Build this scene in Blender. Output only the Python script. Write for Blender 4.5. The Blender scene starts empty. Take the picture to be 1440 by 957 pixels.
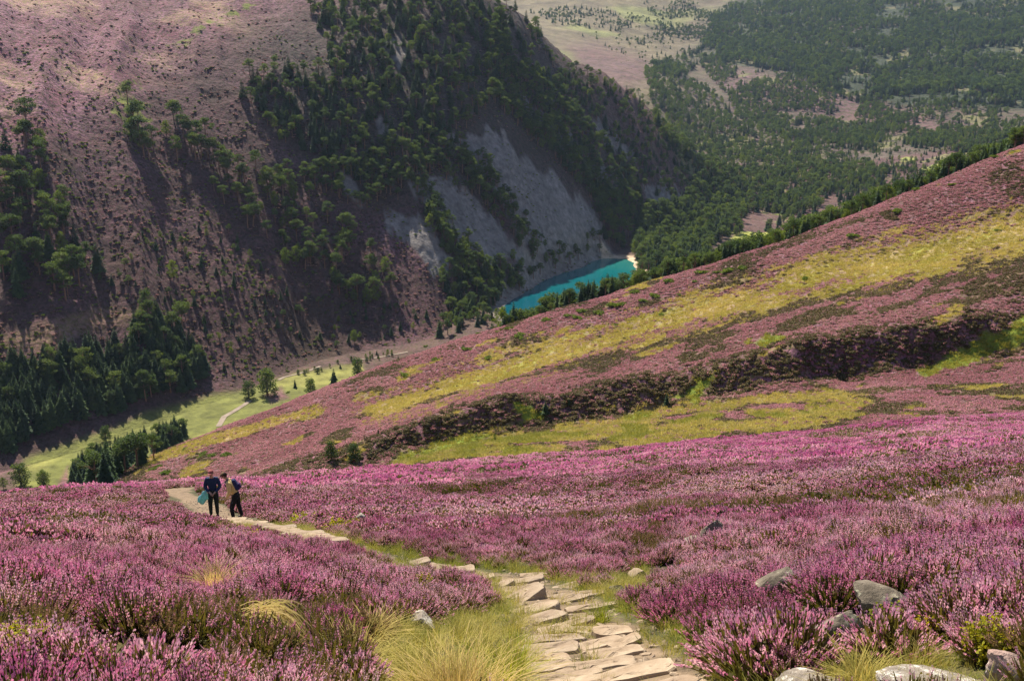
import bpy, bmesh, math, random
import numpy as np
R = math.radians
rng = np.random.default_rng(7)
random.seed(7)
sc = bpy.context.scene
C = sc.collection

# ------------------------------------------------------------------ camera model (photo 1440 x 957)
F, CX, CY, PITCH = 1480.0, 720.0, 478.5, R(15.0)
CP, SP = math.cos(PITCH), math.sin(PITCH)
def az_of(px, py):
    dy = F*CP + (CY-py)*SP
    return np.arctan2(px-CX, dy)
def ray_tan(px, py):                       # z per metre of horizontal distance
    dx = px-CX; dy = F*CP + (CY-py)*SP; dz = -F*SP + (CY-py)*CP
    return dz/np.hypot(dx, dy)
def project(x, y, z):
    d = y*CP - z*SP
    d = np.where(d < 0.05, 0.05, d)
    return CX + F*x/d, CY - F*(y*SP + z*CP)/d

# ------------------------------------------------------------------ noise
def _h(ix, iy, s):
    n = (ix.astype(np.int64)*374761393 + iy.astype(np.int64)*668265263 + s*1442695041) & 0xffffffff
    n = ((n ^ (n >> 13))*1274126177) & 0xffffffff
    return ((n ^ (n >> 16)) & 0xffff)/65535.0
def vnoise(x, y, s=0):
    x = np.asarray(x, float); y = np.asarray(y, float)
    ix = np.floor(x); iy = np.floor(y); fx = x-ix; fy = y-iy
    fx = fx*fx*(3-2*fx); fy = fy*fy*(3-2*fy)
    a = _h(ix, iy, s); b = _h(ix+1, iy, s); c = _h(ix, iy+1, s); d = _h(ix+1, iy+1, s)
    return ((a*(1-fx)+b*fx)*(1-fy) + (c*(1-fx)+d*fx)*fy)*2-1
def fbm(x, y, o=4, s=0):
    t = 0; a = 1; n = 0
    for i in range(o):
        t = t + a*vnoise(x*2**i+i*17.3, y*2**i-i*9.1, s+i); n += a; a *= .5
    return t/n
def sstep(a, b, v):
    t = np.clip((v-a)/(b-a), 0, 1); return t*t*(3-2*t)

# ------------------------------------------------------------------ terrain: feature curves across the view
# each entry (px, 'py', r) gives picture height at distance; (px, ('z', z), r) gives height directly
def Zv(v): return ('z', v)
FE = [
 [(-400,Zv(-1.72),1.2),(1840,Zv(-1.72),1.2)],
 [(-400,975,7),(720,962,7),(1840,948,7)],
 [(-400,806,18),(0,792,18),(300,784,18),(720,772,18),(1100,748,18),(1440,728,18),(1840,705,18)],
 [(-400,745,34),(0,735,34),(300,728,34),(720,704,36),(1100,678,38),(1440,655,38),(1840,630,38)],
 [(-400,720,62),(0,698,65),(170,688,68),(300,679,70),(500,669,80),(700,654,95),(900,632,110),(1150,612,125),(1440,589,140),(1840,559,150)],
 [(-400,740,100),(0,726,105),(300,702,115),(500,685,130),(700,662,145),(900,640,150),(1150,618,160),(1440,594,175),(1840,564,190)],
 [(-400,760,170),(0,745,180),(300,700,190),(500,662,200),(700,622,205),(900,597,205),(1150,569,212),(1440,543,222),(1840,515,235)],
 [(-400,770,220),(0,755,230),(300,698,235),(420,665,238),(500,652,240),(560,636,243),(700,609,245),(860,586,245),(1000,562,245),(1150,537,250),(1300,518,258),(1440,494,268),(1840,450,285)],
 [(-400,765,228),(0,748,238),(300,688,244),(420,650,246),(500,628,248),(600,594,250),(700,569,253),(870,540,253),(1000,513,255),(1150,477,259),(1300,457,268),(1440,441,278),(1840,400,295)],
 [(-400,760,290),(0,735,285),(200,690,285),(300,650,290),(500,580,300),(700,520,305),(900,470,310),(1150,398,320),(1300,362,335),(1440,328,350),(1840,250,380)],
 [(-400,790,325),(0,742,330),(180,658,335),(340,592,340),(480,537,345),(600,492,350),(700,462,352),(900,402,360),(1100,340,375),(1300,262,400),(1440,205,420),(1840,80,480)],
 [(-400,Zv(-205),430),(180,Zv(-207),460),(340,Zv(-208),500),(600,Zv(-208),545),(900,Zv(-207),640),(1440,Zv(-205),800),(1840,Zv(-190),950)],
 [(-400,Zv(-211),520),(0,Zv(-211),540),(300,Zv(-210),600),(450,Zv(-209),660),(600,Zv(-208),700),(700,Zv(-204),740),(850,Zv(-204),800),(1060,Zv(-206),1000),(1440,Zv(-200),1200),(1840,Zv(-180),1400)],
 [(-400,Zv(-212),570),(0,Zv(-212),592),(300,Zv(-210),664),(450,Zv(-209),740),(600,Zv(-206),775),(700,Zv(-199),853),(780,Zv(-199),958),(850,Zv(-199),1063),(900,Zv(-199.5),1150),(1000,Zv(-200),1250),(1100,Zv(-201),1300),(1200,Zv(-200),1400),(1440,Zv(-188),1420),(1840,Zv(-170),1600)],
 None,
 [(-400,120,860),(0,120,900),(300,125,960),(450,95,1000),(600,70,1060),(700,150,1080),(760,160,1150),(850,198,1240),(920,238,1320),(1000,Zv(-192),1400),(1100,Zv(-197),1480),(1200,Zv(-190),1520),(1440,Zv(-165),1560),(1840,Zv(-140),1800)],
 [(-400,-90,1500),(0,-70,1500),(300,-60,1450),(450,-50,1350),(600,-60,1250),(700,2,1250),(760,45,1310),(800,76,1350),(850,102,1400),(920,165,1470),(1000,236,1560),(1100,Zv(-187),1650),(1200,Zv(-176),1680),(1440,Zv(-142),1720),(1840,Zv(-110),2000)],
 [(-400,Zv(110),1750),(0,Zv(110),1750),(450,Zv(60),1600),(600,Zv(60),1500),(700,Zv(20),1500),(760,Zv(-30),1600),(850,Zv(-75),1750),(920,Zv(-125),1800),(1000,Zv(-168),1830),(1100,Zv(-172),1850),(1440,Zv(-120),1900),(1840,Zv(-80),2200)],
 [(-400,Zv(60),2200),(600,Zv(0),2000),(700,88,2300),(850,104,2350),(920,125,2250),(1000,165,2250),(1200,180,2200),(1440,170,2250),(1840,150,2500)],
 [(-400,Zv(80),3100),(600,Zv(70),3100),(720,38,3100),(850,45,3100),(1000,75,3000),(1200,78,2900),(1440,75,2900),(1840,70,3000)],
 [(-400,Zv(380),4600),(600,-60,4600),(1840,-60,4600)],
]
NF = len(FE)
AZ = np.linspace(-1.2, 1.2, 1201)
def pslopes(x, y):                          # PCHIP slopes along axis 0
    h = np.diff(x, axis=0); d = np.diff(y, axis=0)/h
    m = np.zeros_like(y)
    w1 = 2*h[1:]+h[:-1]; w2 = h[1:]+2*h[:-1]
    with np.errstate(divide='ignore', invalid='ignore'):
        hm = (w1+w2)/(w1/d[:-1]+w2/d[1:])
    m[1:-1] = np.where(d[:-1]*d[1:] > 0, hm, 0)
    m[0] = d[0]; m[-1] = d[-1]
    return m
def pchip(x, y, q):
    x = np.asarray(x, float); y = np.asarray(y, float)
    if len(x) == 2: return np.interp(q, x, y)
    m = pslopes(x, y); m[0] = m[-1] = 0
    q = np.clip(q, x[0], x[-1]); i = np.clip(np.searchsorted(x, q, side='right')-1, 0, len(x)-2)
    h = x[i+1]-x[i]; t = (q-x[i])/h
    return ((1+2*t)*(1-t)**2*y[i] + t*(1-t)**2*h*m[i] + t*t*(3-2*t)*y[i+1] + t*t*(t-1)*h*m[i+1])
FL = np.zeros((NF, len(AZ))); FZ = np.zeros((NF, len(AZ)))
for k, f in enumerate(FE):
    if f is None: continue
    a, l, z = [], [], []
    for px, v, r in f:
        if isinstance(v, tuple): zz = v[1]; yy = 400.
        else: zz = r*ray_tan(px, v); yy = v
        a.append(az_of(px, yy)); l.append(math.log(r)); z.append(float(zz))
    o = np.argsort(a); a = np.array(a)[o]; l = np.array(l)[o]; z = np.array(z)[o]
    FL[k] = pchip(a, l, AZ); FZ[k] = pchip(a, z, AZ)
r13, r15 = np.exp(FL[13]), np.exp(FL[15])
FL[14] = np.log(r13+.36*(r15-r13)); FZ[14] = FZ[13]+.31*(FZ[15]-FZ[13])
FD = pslopes(FL, FZ)
FRK = (3, 9)
for k in (12, 13): FD[k] *= .6
FD[10] = FZ[10]*1.03

def prof(az, lr):                           # az (N,), lr (N,) or (N,M) -> z
    az = np.clip(np.asarray(az, float), AZ[0], AZ[-1])
    L = np.array([np.interp(az, AZ, FL[k]) for k in range(NF)])
    Z = np.array([np.interp(az, AZ, FZ[k]) for k in range(NF)])
    D = np.array([np.interp(az, AZ, FD[k]) for k in range(NF)])
    if lr.ndim == 2: L, Z, D = L[:, :, None], Z[:, :, None], D[:, :, None]
    s = np.zeros(lr.shape, int)
    for k in range(1, NF-1): s += (lr >= L[k])
    z = np.zeros(lr.shape)
    for k in range(NF-1):
        m = s == k
        if not m.any(): continue
        def g(A):
            return np.broadcast_to(A, lr.shape)[m]
        l0, l1, z0, z1, d0, d1 = g(L[k]), g(L[k+1]), g(Z[k]), g(Z[k+1]), g(D[k]), g(D[k+1])
        h = l1-l0; t = (lr[m]-l0)/h; t = np.clip(t, 0, 1.3)
        z[m] = (1+2*t)*(1-t)**2*z0 + t*(1-t)**2*h*d0 + t*t*(3-2*t)*z1 + t*t*(t-1)*h*d1
    return z, s

def in_poly(px, py, poly):
    c = np.zeros(np.shape(px), bool); n = len(poly)
    for i in range(n):
        x0, y0 = poly[i]; x1, y1 = poly[(i+1) % n]
        if y0 == y1: continue
        c ^= ((y0 > py) != (y1 > py)) & (px < (x1-x0)*(py-y0)/(y1-y0)+x0)
    return c
def poly_sd(px, py, poly):                  # signed distance, positive inside
    d = np.full(np.shape(px), 1e9); n = len(poly)
    for i in range(n):
        x0, y0 = poly[i]; x1, y1 = poly[(i+1) % n]
        ex, ey = x1-x0, y1-y0; t = np.clip(((px-x0)*ex+(py-y0)*ey)/(ex*ex+ey*ey+1e-9), 0, 1)
        d = np.minimum(d, np.hypot(px-x0-t*ex, py-y0-t*ey))
    return np.where(in_poly(px, py, poly), d, -d)

# loch outline: picture points dropped on the water plane, closed behind the spur
LZ = -200.0
HAZE = 0.25e-4
def on_plane(px, py, z=LZ):
    r = z/ray_tan(px, py); a = az_of(px, py); return (float(r*np.sin(a)), float(r*np.cos(a)))
LOCH_PX = [(702,439),(706,432),(716,424),(735,414),(752,402),(772,392),(796,383),(815,377),(832,368),(850,364),(880,364),(891,370),(893,380),(888,395),(886,420),(850,455),(800,480),(750,476),(716,452)]
LOCH = [on_plane(*p) for p in LOCH_PX]
# distinct erosion gullies running down the bank
PATH = []
def height(x, y):
    x = np.asarray(x, float); y = np.asarray(y, float)
    r = np.maximum(np.hypot(x, y), .3); az = np.arctan2(x, y)
    z, s = prof(az, np.log(np.maximum(r, 1.2)))
    L = [np.interp(np.clip(az, AZ[0], AZ[-1]), AZ, FL[k]) for k in (5, 7, 8, 10, 11, 13, 17)]
    lr = np.log(r)
    # hand-made relief
    near = 1-sstep(L[0]-.1, L[0]+.2, lr)
    dn = np.minimum(r*.011, .21)*fbm(x/1.5, y/1.2, 3, 1)*sstep(-.1, -.6, path_sd(x, y) if PATH else -9.+0*x) + np.minimum(r*.012, .55)*fbm(x/11., y/9., 3, 2)*sstep(4, 20, r)
    spur = sstep(L[0]-.1, L[0]+.2, lr)*(1-sstep(L[3]+.05, L[4], lr))
    bank = np.exp(-((lr-(L[1]*.35+L[2]*.65))/.035)**2)*sstep(-.2, -.08, az)
    ds = .8*fbm(x/16., y/16., 4, 3) + .28*fbm(x/2.6, y/2.6, 2, 4) + bank*(3.6*fbm(x/9., y/26., 3, 5) + 1.0*fbm(x/3., y/3., 2, 6))
    mt = sstep(L[5], L[5]+.12, lr)*(1-sstep(L[6]+.1, L[6]+.4, lr))*(1-sstep(.1, .2, az))
    u = x*.93 + y*.36 + 26*fbm(x/150, y/150, 2, 12)
    rib = 1-np.abs(vnoise(u/52., y/420.+3, 8))*2
    dm = 6.5*rib + 2.6*(1-2*np.abs(vnoise(u/19., y/160., 9))) + 5*fbm(x/70, y/70, 3, 10) + 1.3*fbm(x/11., y/11., 2, 11) + .7*fbm(x/4., y/4., 2, 19)
    far = sstep(L[6]-.05, L[6]+.2, lr)
    df = 34*fbm(x/320, y/320, 3, 13)
    mid = sstep(L[5]-.02, L[5]+.2, lr)*(1-mt)*(1-far)
    dmid = 5*fbm(x/90, y/90, 3, 14)
    z = z + near*dn + spur*ds + mt*dm + far*df*.7 + mid*dmid
    z = z + np.where((lr > L[4]) & (lr < L[5]), .8*fbm(x/35., y/35., 3, 15), 0)
    z = z + 34*np.exp(-(((az-az_of(868,80))/.028)**2+((lr-math.log(1900))/.09)**2))
    # the loch basin
    m = (r > 600) & (r < 1350) & (np.abs(az) < .3)
    if np.any(m):
        xm, ym = x[m], y[m]
        sd = poly_sd(xm, ym, LOCH) + 3.0*fbm(xm/14., ym/14., 3, 16)
        zm = z[m]
        inside = LZ - np.minimum(.5*sd, 8)
        out = np.maximum(zm, LZ + np.minimum(-sd*.16, 3)) 
        out = LZ + (out-LZ)*sstep(0, 14, -sd) + np.minimum(-sd*.12, 2)*(1-sstep(0, 14, -sd))
        wl = sstep(-70, -30, sd)
        z[m] = np.where(sd > 0, inside, out*wl + zm*(1-wl))
    # behind the camera the hillside simply goes on rising
    w = sstep(.75, 1.3, np.abs(az))
    plane = -1.72 - .38*np.maximum(y, -400) + .02*x
    plane = np.maximum(plane, -205)
    z = z*(1-w) + plane*w
    return z

NM = 1400
MARCH = np.linspace(math.log(3.0), math.log(6000.), NM)
def at(px, py, rmin=0., rmax=1e9):          # picture point(s) -> ground point(s): first hit beyond rmin
    px = np.atleast_1d(np.asarray(px, float)); py = np.atleast_1d(np.asarray(py, float))
    out = np.full((len(px), 3), np.nan)
    rm = np.exp(MARCH)
    for i in range(0, len(px), 1500):
        a = az_of(px[i:i+1500], py[i:i+1500]); t = ray_tan(px[i:i+1500], py[i:i+1500])
        n = len(a)
        z, _ = prof(a, np.broadcast_to(MARCH, (n, NM)))
        below = (t[:, None]*rm[None] < z) & (rm[None] > rmin)
        hit = below.argmax(1); ok = below.any(1) & (hit > 0)
        j = np.maximum(hit, 1); q = np.arange(n)
        g1 = t*rm[j]-z[q, j]; g0 = t*rm[j-1]-z[q, j-1]
        f = np.clip(g0/(g0-g1+1e-9), 0, 1)
        rr = rm[j-1]*(1-f)+rm[j]*f
        ok &= rr < rmax
        x = rr*np.sin(a); y = rr*np.cos(a)
        out[i:i+1500, 0] = np.where(ok, x, np.nan); out[i:i+1500, 1] = np.where(ok, y, np.nan)
    k = ~np.isnan(out[:, 0])
    if k.any(): out[k, 2] = height(out[k, 0], out[k, 1])
    return out


def new_mat(name):
    m = bpy.data.materials.new(name); m.use_nodes = True
    nt = m.node_tree; b = nt.nodes['Principled BSDF']
    b.inputs['Roughness'].default_value = .9
    b.inputs['Specular IOR Level'].default_value = .2
    return m, nt, b
def nd(nt, typ, **kw):
    n = nt.nodes.new(typ)
    for k, v in kw.items():
        if k.startswith('i_'): n.inputs[k[2:].replace('_', ' ')].default_value = v
        else: setattr(n, k, v)
    return n
def noise_n(nt, scale, detail=3, rough=.6, vec=None):
    n = nd(nt, 'ShaderNodeTexNoise'); n.inputs['Scale'].default_value = scale
    n.inputs['Detail'].default_value = detail; n.inputs['Roughness'].default_value = rough
    if vec: nt.links.new(vec, n.inputs['Vector'])
    return n.outputs['Fac']
def ramp(nt, fac, p0, p1, c0=(0,0,0,1), c1=(1,1,1,1)):
    r = nd(nt, 'ShaderNodeValToRGB'); e = r.color_ramp.elements
    e[0].position = p0; e[1].position = p1; e[0].color = c0; e[1].color = c1
    nt.links.new(fac, r.inputs['Fac']); return r.outputs['Color']
def mix(nt, fac, a, b, mode='MIX'):
    m = nd(nt, 'ShaderNodeMix', data_type='RGBA', blend_type=mode)
    for i, v in ((0, fac), (6, a), (7, b)):
        if isinstance(v, (int, float)): m.inputs[i].default_value = v
        elif isinstance(v, tuple): m.inputs[i].default_value = v if len(v) == 4 else (*v, 1)
        else: nt.links.new(v, m.inputs[i])
    return m.outputs[2]
def mathn(nt, op, a, b=0.):
    m = nd(nt, 'ShaderNodeMath', operation=op)
    for i, v in ((0, a), (1, b)):
        if isinstance(v, (int, float)): m.inputs[i].default_value = v
        else: nt.links.new(v, m.inputs[i])
    return m.outputs[0]

def ground_mat(name, s1, s2, bump_s, bump_d, bump_str=1.0):
    """albedo from painted ground cover, heather bloom in flecks, hummocky relief"""
    m, nt, b = new_mat(name)
    geo = nd(nt, 'ShaderNodeNewGeometry').outputs['Position']
    col = nd(nt, 'ShaderNodeVertexColor', layer_name='cover').outputs['Color']
    bl = nd(nt, 'ShaderNodeVertexColor', layer_name='bloom').outputs['Color']
    n1 = noise_n(nt, s1, 4, .65, geo); n2 = noise_n(nt, s2, 3, .6, geo)
    v = ramp(nt, n1, .3, .72, (.55,.55,.55,1), (1.45,1.45,1.45,1))
    base = mix(nt, 1., col, v, 'MULTIPLY')
    sep = nd(nt, 'ShaderNodeSeparateColor'); nt.links.new(bl, sep.inputs[0])
    fl = ramp(nt, n2, .40, .60)
    fac = mathn(nt, 'MULTIPLY', sep.outputs[0], fl)
    n3 = noise_n(nt, s1*.23, 3, .6, geo)
    pink = ramp(nt, n3, .35, .68, (.36,.11,.19,1), (.52,.25,.36,1))
    base = mix(nt, fac, base, pink)
    nt.links.new(base, b.inputs['Base Color'])
    bn = noise_n(nt, bump_s, 5, .7, geo)
    bp = nd(nt, 'ShaderNodeBump'); bp.inputs['Distance'].default_value = bump_d; bp.inputs['Strength'].default_value = bump_str
    nt.links.new(bn, bp.inputs['Height']); nt.links.new(bp.outputs[0], b.inputs['Normal'])
    return m

M = {}
M['near'] = ground_mat('heath soil', 3.2, 9., 5., .10)
M['spur'] = ground_mat('heather moor', .55, 1.6, .9, .9)
M['floor'] = ground_mat('valley turf', .10, .5, .4, .8)
M['mount'] = ground_mat('mountain heath', .16, .42, .22, 3.2)
M['far'] = ground_mat('distant moor', .02, .1, .06, 6.)

def simple_mat(name, c, rough=.85, var=.25, scale=4., c2=None, trans=0., spec=.2, bump=0., obrand=0.):
    m, nt, b = new_mat(name)
    tc = nd(nt, 'ShaderNodeTexCoord').outputs['Object']
    n = noise_n(nt, scale, 4, .6, tc)
    if c2 is None: c2 = tuple(x*(1+var) for x in c); c1 = tuple(x*(1-var) for x in c)
    else: c1 = c
    col = ramp(nt, n, .32, .68, (*c1, 1), (*c2, 1))
    if obrand:
        oi = nd(nt, 'ShaderNodeObjectInfo').outputs['Random']
        col = mix(nt, 1., col, ramp(nt, oi, 0, 1, (1-obrand,)*3+(1,), (1+obrand,1+obrand,1+obrand*.6,1)), 'MULTIPLY')
    nt.links.new(col, b.inputs['Base Color'])
    b.inputs['Roughness'].default_value = rough; b.inputs['Specular IOR Level'].default_value = spec
    if bump:
        bp = nd(nt, 'ShaderNodeBump'); bp.inputs['Distance'].default_value = bump; bp.inputs['Strength'].default_value = .8
        nt.links.new(noise_n(nt, scale*3, 5, .65, tc), bp.inputs['Height']); nt.links.new(bp.outputs[0], b.inputs['Normal'])
    if trans:
        t = nd(nt, 'ShaderNodeBsdfTranslucent'); ms = nd(nt, 'ShaderNodeMixShader'); ms.inputs[0].default_value = trans
        tcx = mix(nt, 1., col, (1.5,1.5,.8,1), 'MULTIPLY'); nt.links.new(tcx, t.inputs[0])
        nt.links.new(b.outputs[0], ms.inputs[1]); nt.links.new(t.outputs[0], ms.inputs[2])
        nt.links.new(ms.outputs[0], nt.nodes['Material Output'].inputs['Surface'])
    return m

# ------------------------------------------------------------------ ground sheets
def warp_in(px, py, poly, amp=8, fq=.03, seed=0):
    return in_poly(px+amp*fbm(px*fq, py*fq*1.6, 3, 40+seed), py+amp*.6*fbm(px*fq+9, py*fq*1.6, 3, 60+seed), poly)
exec_paint = {}
def paint_near(x, y, r, px, py):
    n = len(x); c = np.empty((n, 3)); c[:] = (.045, .038, .018); b = np.zeros(n)
    g = fbm(x/2.2, y/2.2, 3, 21)[:, None]
    c = c*(1+.4*g)
    b[:] = .85*sstep(18, 50, r)
    ol = sstep(.12, .4, fbm(x/14., y/6., 3, 22))
    c[:] = c*(1-ol[:, None]) + ol[:, None]*np.array((.10, .085, .03))
    b *= 1-.8*ol
    gm = path_sd(x, y)
    e = sstep(-.55, -.1, gm)[:, None]
    c = c*(1-e) + e*np.array((.065, .06, .026))*(1+.5*fbm(x/.5, y/.5, 2, 23))[:, None]
    k = (sstep(-.02, .25, gm + .22*fbm(x/.6, y/.6, 3, 24)))[:, None]
    c = c*(1-k) + k*np.array((.20, .142, .09))*(1+.25*fbm(x/.35, y/.35, 3, 25))[:, None]
    b *= (1-e[:, 0])
    return c, b
# path centreline in picture coords -> world, half-width in metres
PATH = []
PATH_PX = [(905,1040,.75),(868,960,.68),(835,905,.62),(800,865,.62),(765,835,.58),(720,812,.52),(650,803,.45),(590,796,.36),(520,781,.22),(455,765,.42),(400,751,.52),(350,738,.6),(300,722,.7),(268,704,.7),(250,692,.8),(240,684,1.5),(285,680,1.1)]
_pp = at([p[0] for p in PATH_PX], [p[1] for p in PATH_PX])
PATH = [(float(a[0]), float(a[1]), p[2]) for a, p in zip(_pp, PATH_PX) if not np.isnan(a[0])]
_p0 = PATH[0]; PATH = [(_p0[0]+.25, _p0[1]-4.2, .8)] + PATH
def path_sd(x, y):                          # >0 on the path, metres
    d = np.full(np.shape(x), -99.)
    for (x0, y0, w0), (x1, y1, w1) in zip(PATH[:-1], PATH[1:]):
        ex, ey = x1-x0, y1-y0; t = np.clip(((x-x0)*ex+(y-y0)*ey)/(ex*ex+ey*ey+1e-9), 0, 1)
        d = np.maximum(d, w0*(1-t)+w1*t-np.hypot(x-x0-t*ex, y-y0-t*ey))
    return d
GRASSBAND = [(520,578),(590,548),(700,512),(800,478),(900,446),(1060,402),(1200,352),(1330,318),(1500,280),(1500,345),(1330,368),(1220,396),(1120,412),(1000,450),(850,492),(700,532),(560,580)]
OLIVE = [(880,480),(1060,425),(1200,392),(1500,330),(1500,450),(1300,440),(1120,480),(960,520)]
MEADOW = [(540,660),(560,640),(700,611),(860,588),(1000,564),(1150,542),(1240,560),(1200,590),(1150,606),(1000,622),(800,640),(600,655)]
def paint_spur(x, y, r, px, py):
    n = len(x); c = np.empty((n, 3)); c[:] = (.075, .052, .030)
    v = fbm(x/22., y/22., 4, 31); w = fbm(x/7., y/7., 3, 32)
    c *= (1+.3*w)[:, None]; b = .50+.25*v+.15*w
    def lay(mask, col, bl, cc=c):
        nonlocal b
        mk = np.clip(mask, 0, 1)
        cc[:] = cc*(1-mk)[:, None] + mk[:, None]*np.array(col)*(1+.25*w)[:, None]
        b = b*(1-mk) + bl*mk
    pd = lambda P, s: sstep(-s, s, poly_sd(px, py, P))
    streak = fbm(px/60., (py+px*.33)/9., 3, 33)
    lay(pd(OLIVE, 25)*sstep(-.35, .3, streak+.1)*.85, (.12, .088, .030), .15)
    lay(sstep(.30, .5, fbm(px/70., (py+px*.36)/14., 3, 34))*.6, (.22, .19, .055), .1)
    lay(sstep(-16, 26, poly_sd(px, py, GRASSBAND) + 26*streak)*.9, (.38, .30, .13), .06)
    lay(sstep(-14, 16, poly_sd(px, py, GRASSBAND) + 16*streak)*sstep(.0,.35,fbm(px/30., (py+px*.33)/7., 3, 37))*.8, (.30,.31,.05), 0.)
    lay(sstep(-5, 12, poly_sd(px, py, [(170,655),(300,610),(450,565),(450,575),(330,620),(230,650)]) + 12*streak)*.8, (.36,.27,.10), .1)
    # grassy gully side
    lay(pd(MEADOW, 12)*sstep(-.45, .1, fbm(px/80., py/13., 3, 35)+.2), (.20, .165, .05), .1)
    lay(pd(MEADOW, 10)*sstep(.05, .3, fbm(px/50., py/9., 3, 36)), (.17, .175, .035), .05)
    low = (py > 540) & (px > 900)
    lay(np.where(low, sstep(-.05, .3, fbm(px/90., py/10., 3, 38))*.8, 0), (.16, .14, .04), .1)
    for P in ([(1280,520),(1330,500),(1400,462),(1445,445),(1445,480),(1380,505),(1300,528)], [(950,560),(985,530),(1010,518),(1000,545),(975,565)], [(540,650),(600,628),(660,606),(690,612),(620,640)],
              [(860,590),(925,578),(930,584),(870,596)], [(720,560),(750,568),(765,590),(735,600)], [(1050,480),(1100,470),(1110,478),(1070,492)]):
        lay(sstep(-5, 5, poly_sd(px, py, P)+9*fbm(px/14., py/9., 2, 39)), (.17, .22, .025), .0)
    return c, np.clip(b, 0, 1)
VALLEYGREEN = [(20,690),(30,640),(110,612),(150,600),(200,575),(260,560),(300,548),(330,545),(400,535),(430,524),(470,518),(505,516),(510,530),(480,600),(300,720),(60,720)]
def paint_floor(x, y, r, px, py):
    n = len(x); c = np.empty((n, 3)); c[:] = (.062, .046, .026); b = np.full(n, .15)
    w = fbm(x/12., y/12., 3, 41); v = fbm(x/45., y/45., 3, 42)
    def lay(mk, col, bl=0.):
        nonlocal b
        mk = np.clip(mk, 0, 1)
        c[:] = c*(1-mk)[:, None] + mk[:, None]*np.array(col)*(1+.22*w)[:, None]; b = b*(1-mk)+bl*mk
    lay(sstep(-8, 8, poly_sd(px, py, VALLEYGREEN)+8*v), (.135, .142, .034))
    lay(sstep(.1, .4, v)*.7*(poly_sd(px, py, VALLEYGREEN) > -5), (.22, .21, .055))
    for P in ([(130,598),(170,582),(262,567),(255,580),(200,590),(150,606)], [(0,640),(50,628),(40,650),(0,668)], [(75,690),(95,655),(100,690)], [(370,555),(395,545),(410,560),(380,570)]):
        lay(sstep(-4, 5, poly_sd(px, py, P)+5*v), (.12, .075, .05), .3)
    sd = poly_sd(x, y, LOCH)
    right = (px > 845)
    lay(np.where(right, sstep(-15, -9, sd + 3*w), 0*sd), (.50, .38, .26))
    lay(np.where(right, 0, sstep(-14, -6, sd+4*w)*.9), (.20, .165, .135))
    for P in ([(1015,345),(1040,325),(1100,312),(1120,320),(1060,345)], [(1155,290),(1170,275),(1200,270),(1215,278),(1180,292)]):
        lay(sstep(-3, 4, poly_sd(px, py, P)), (.24, .25, .05))
    return c, np.clip(b, 0, 1)
SCREE = [[(548,290),(575,300),(605,318),(632,352),(650,385),(610,388),(575,350),(550,318)],
 [(575,256),(620,250),(650,268),(690,300),(730,345),(745,365),(700,372),(650,345),(620,300),(590,275)],
 [(655,190),(700,185),(745,228),(790,262),(835,300),(845,325),(800,350),(770,362),(735,340),(705,290),(675,240)],
 [(522,166),(535,165),(552,186),(548,212),(532,200)], [(700,232),(720,240),(760,290),(740,300)], [(780,185),(800,195),(850,235),(885,262),(880,270),(840,250),(800,222)],
 [(820,330),(850,352),(870,362),(850,372),(815,350)], [(640,190),(660,195),(690,250),(670,240)], [(840,170),(860,190),(905,222),(900,230),(850,200)], [(480,245),(500,262),(505,285),(485,270)],
 [(735,135),(755,150),(800,190),(790,192),(750,165)], [(520,60),(560,50),(575,75),(560,95)], [(905,260),(930,255),(955,280),(945,300),(915,290)]]
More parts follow.
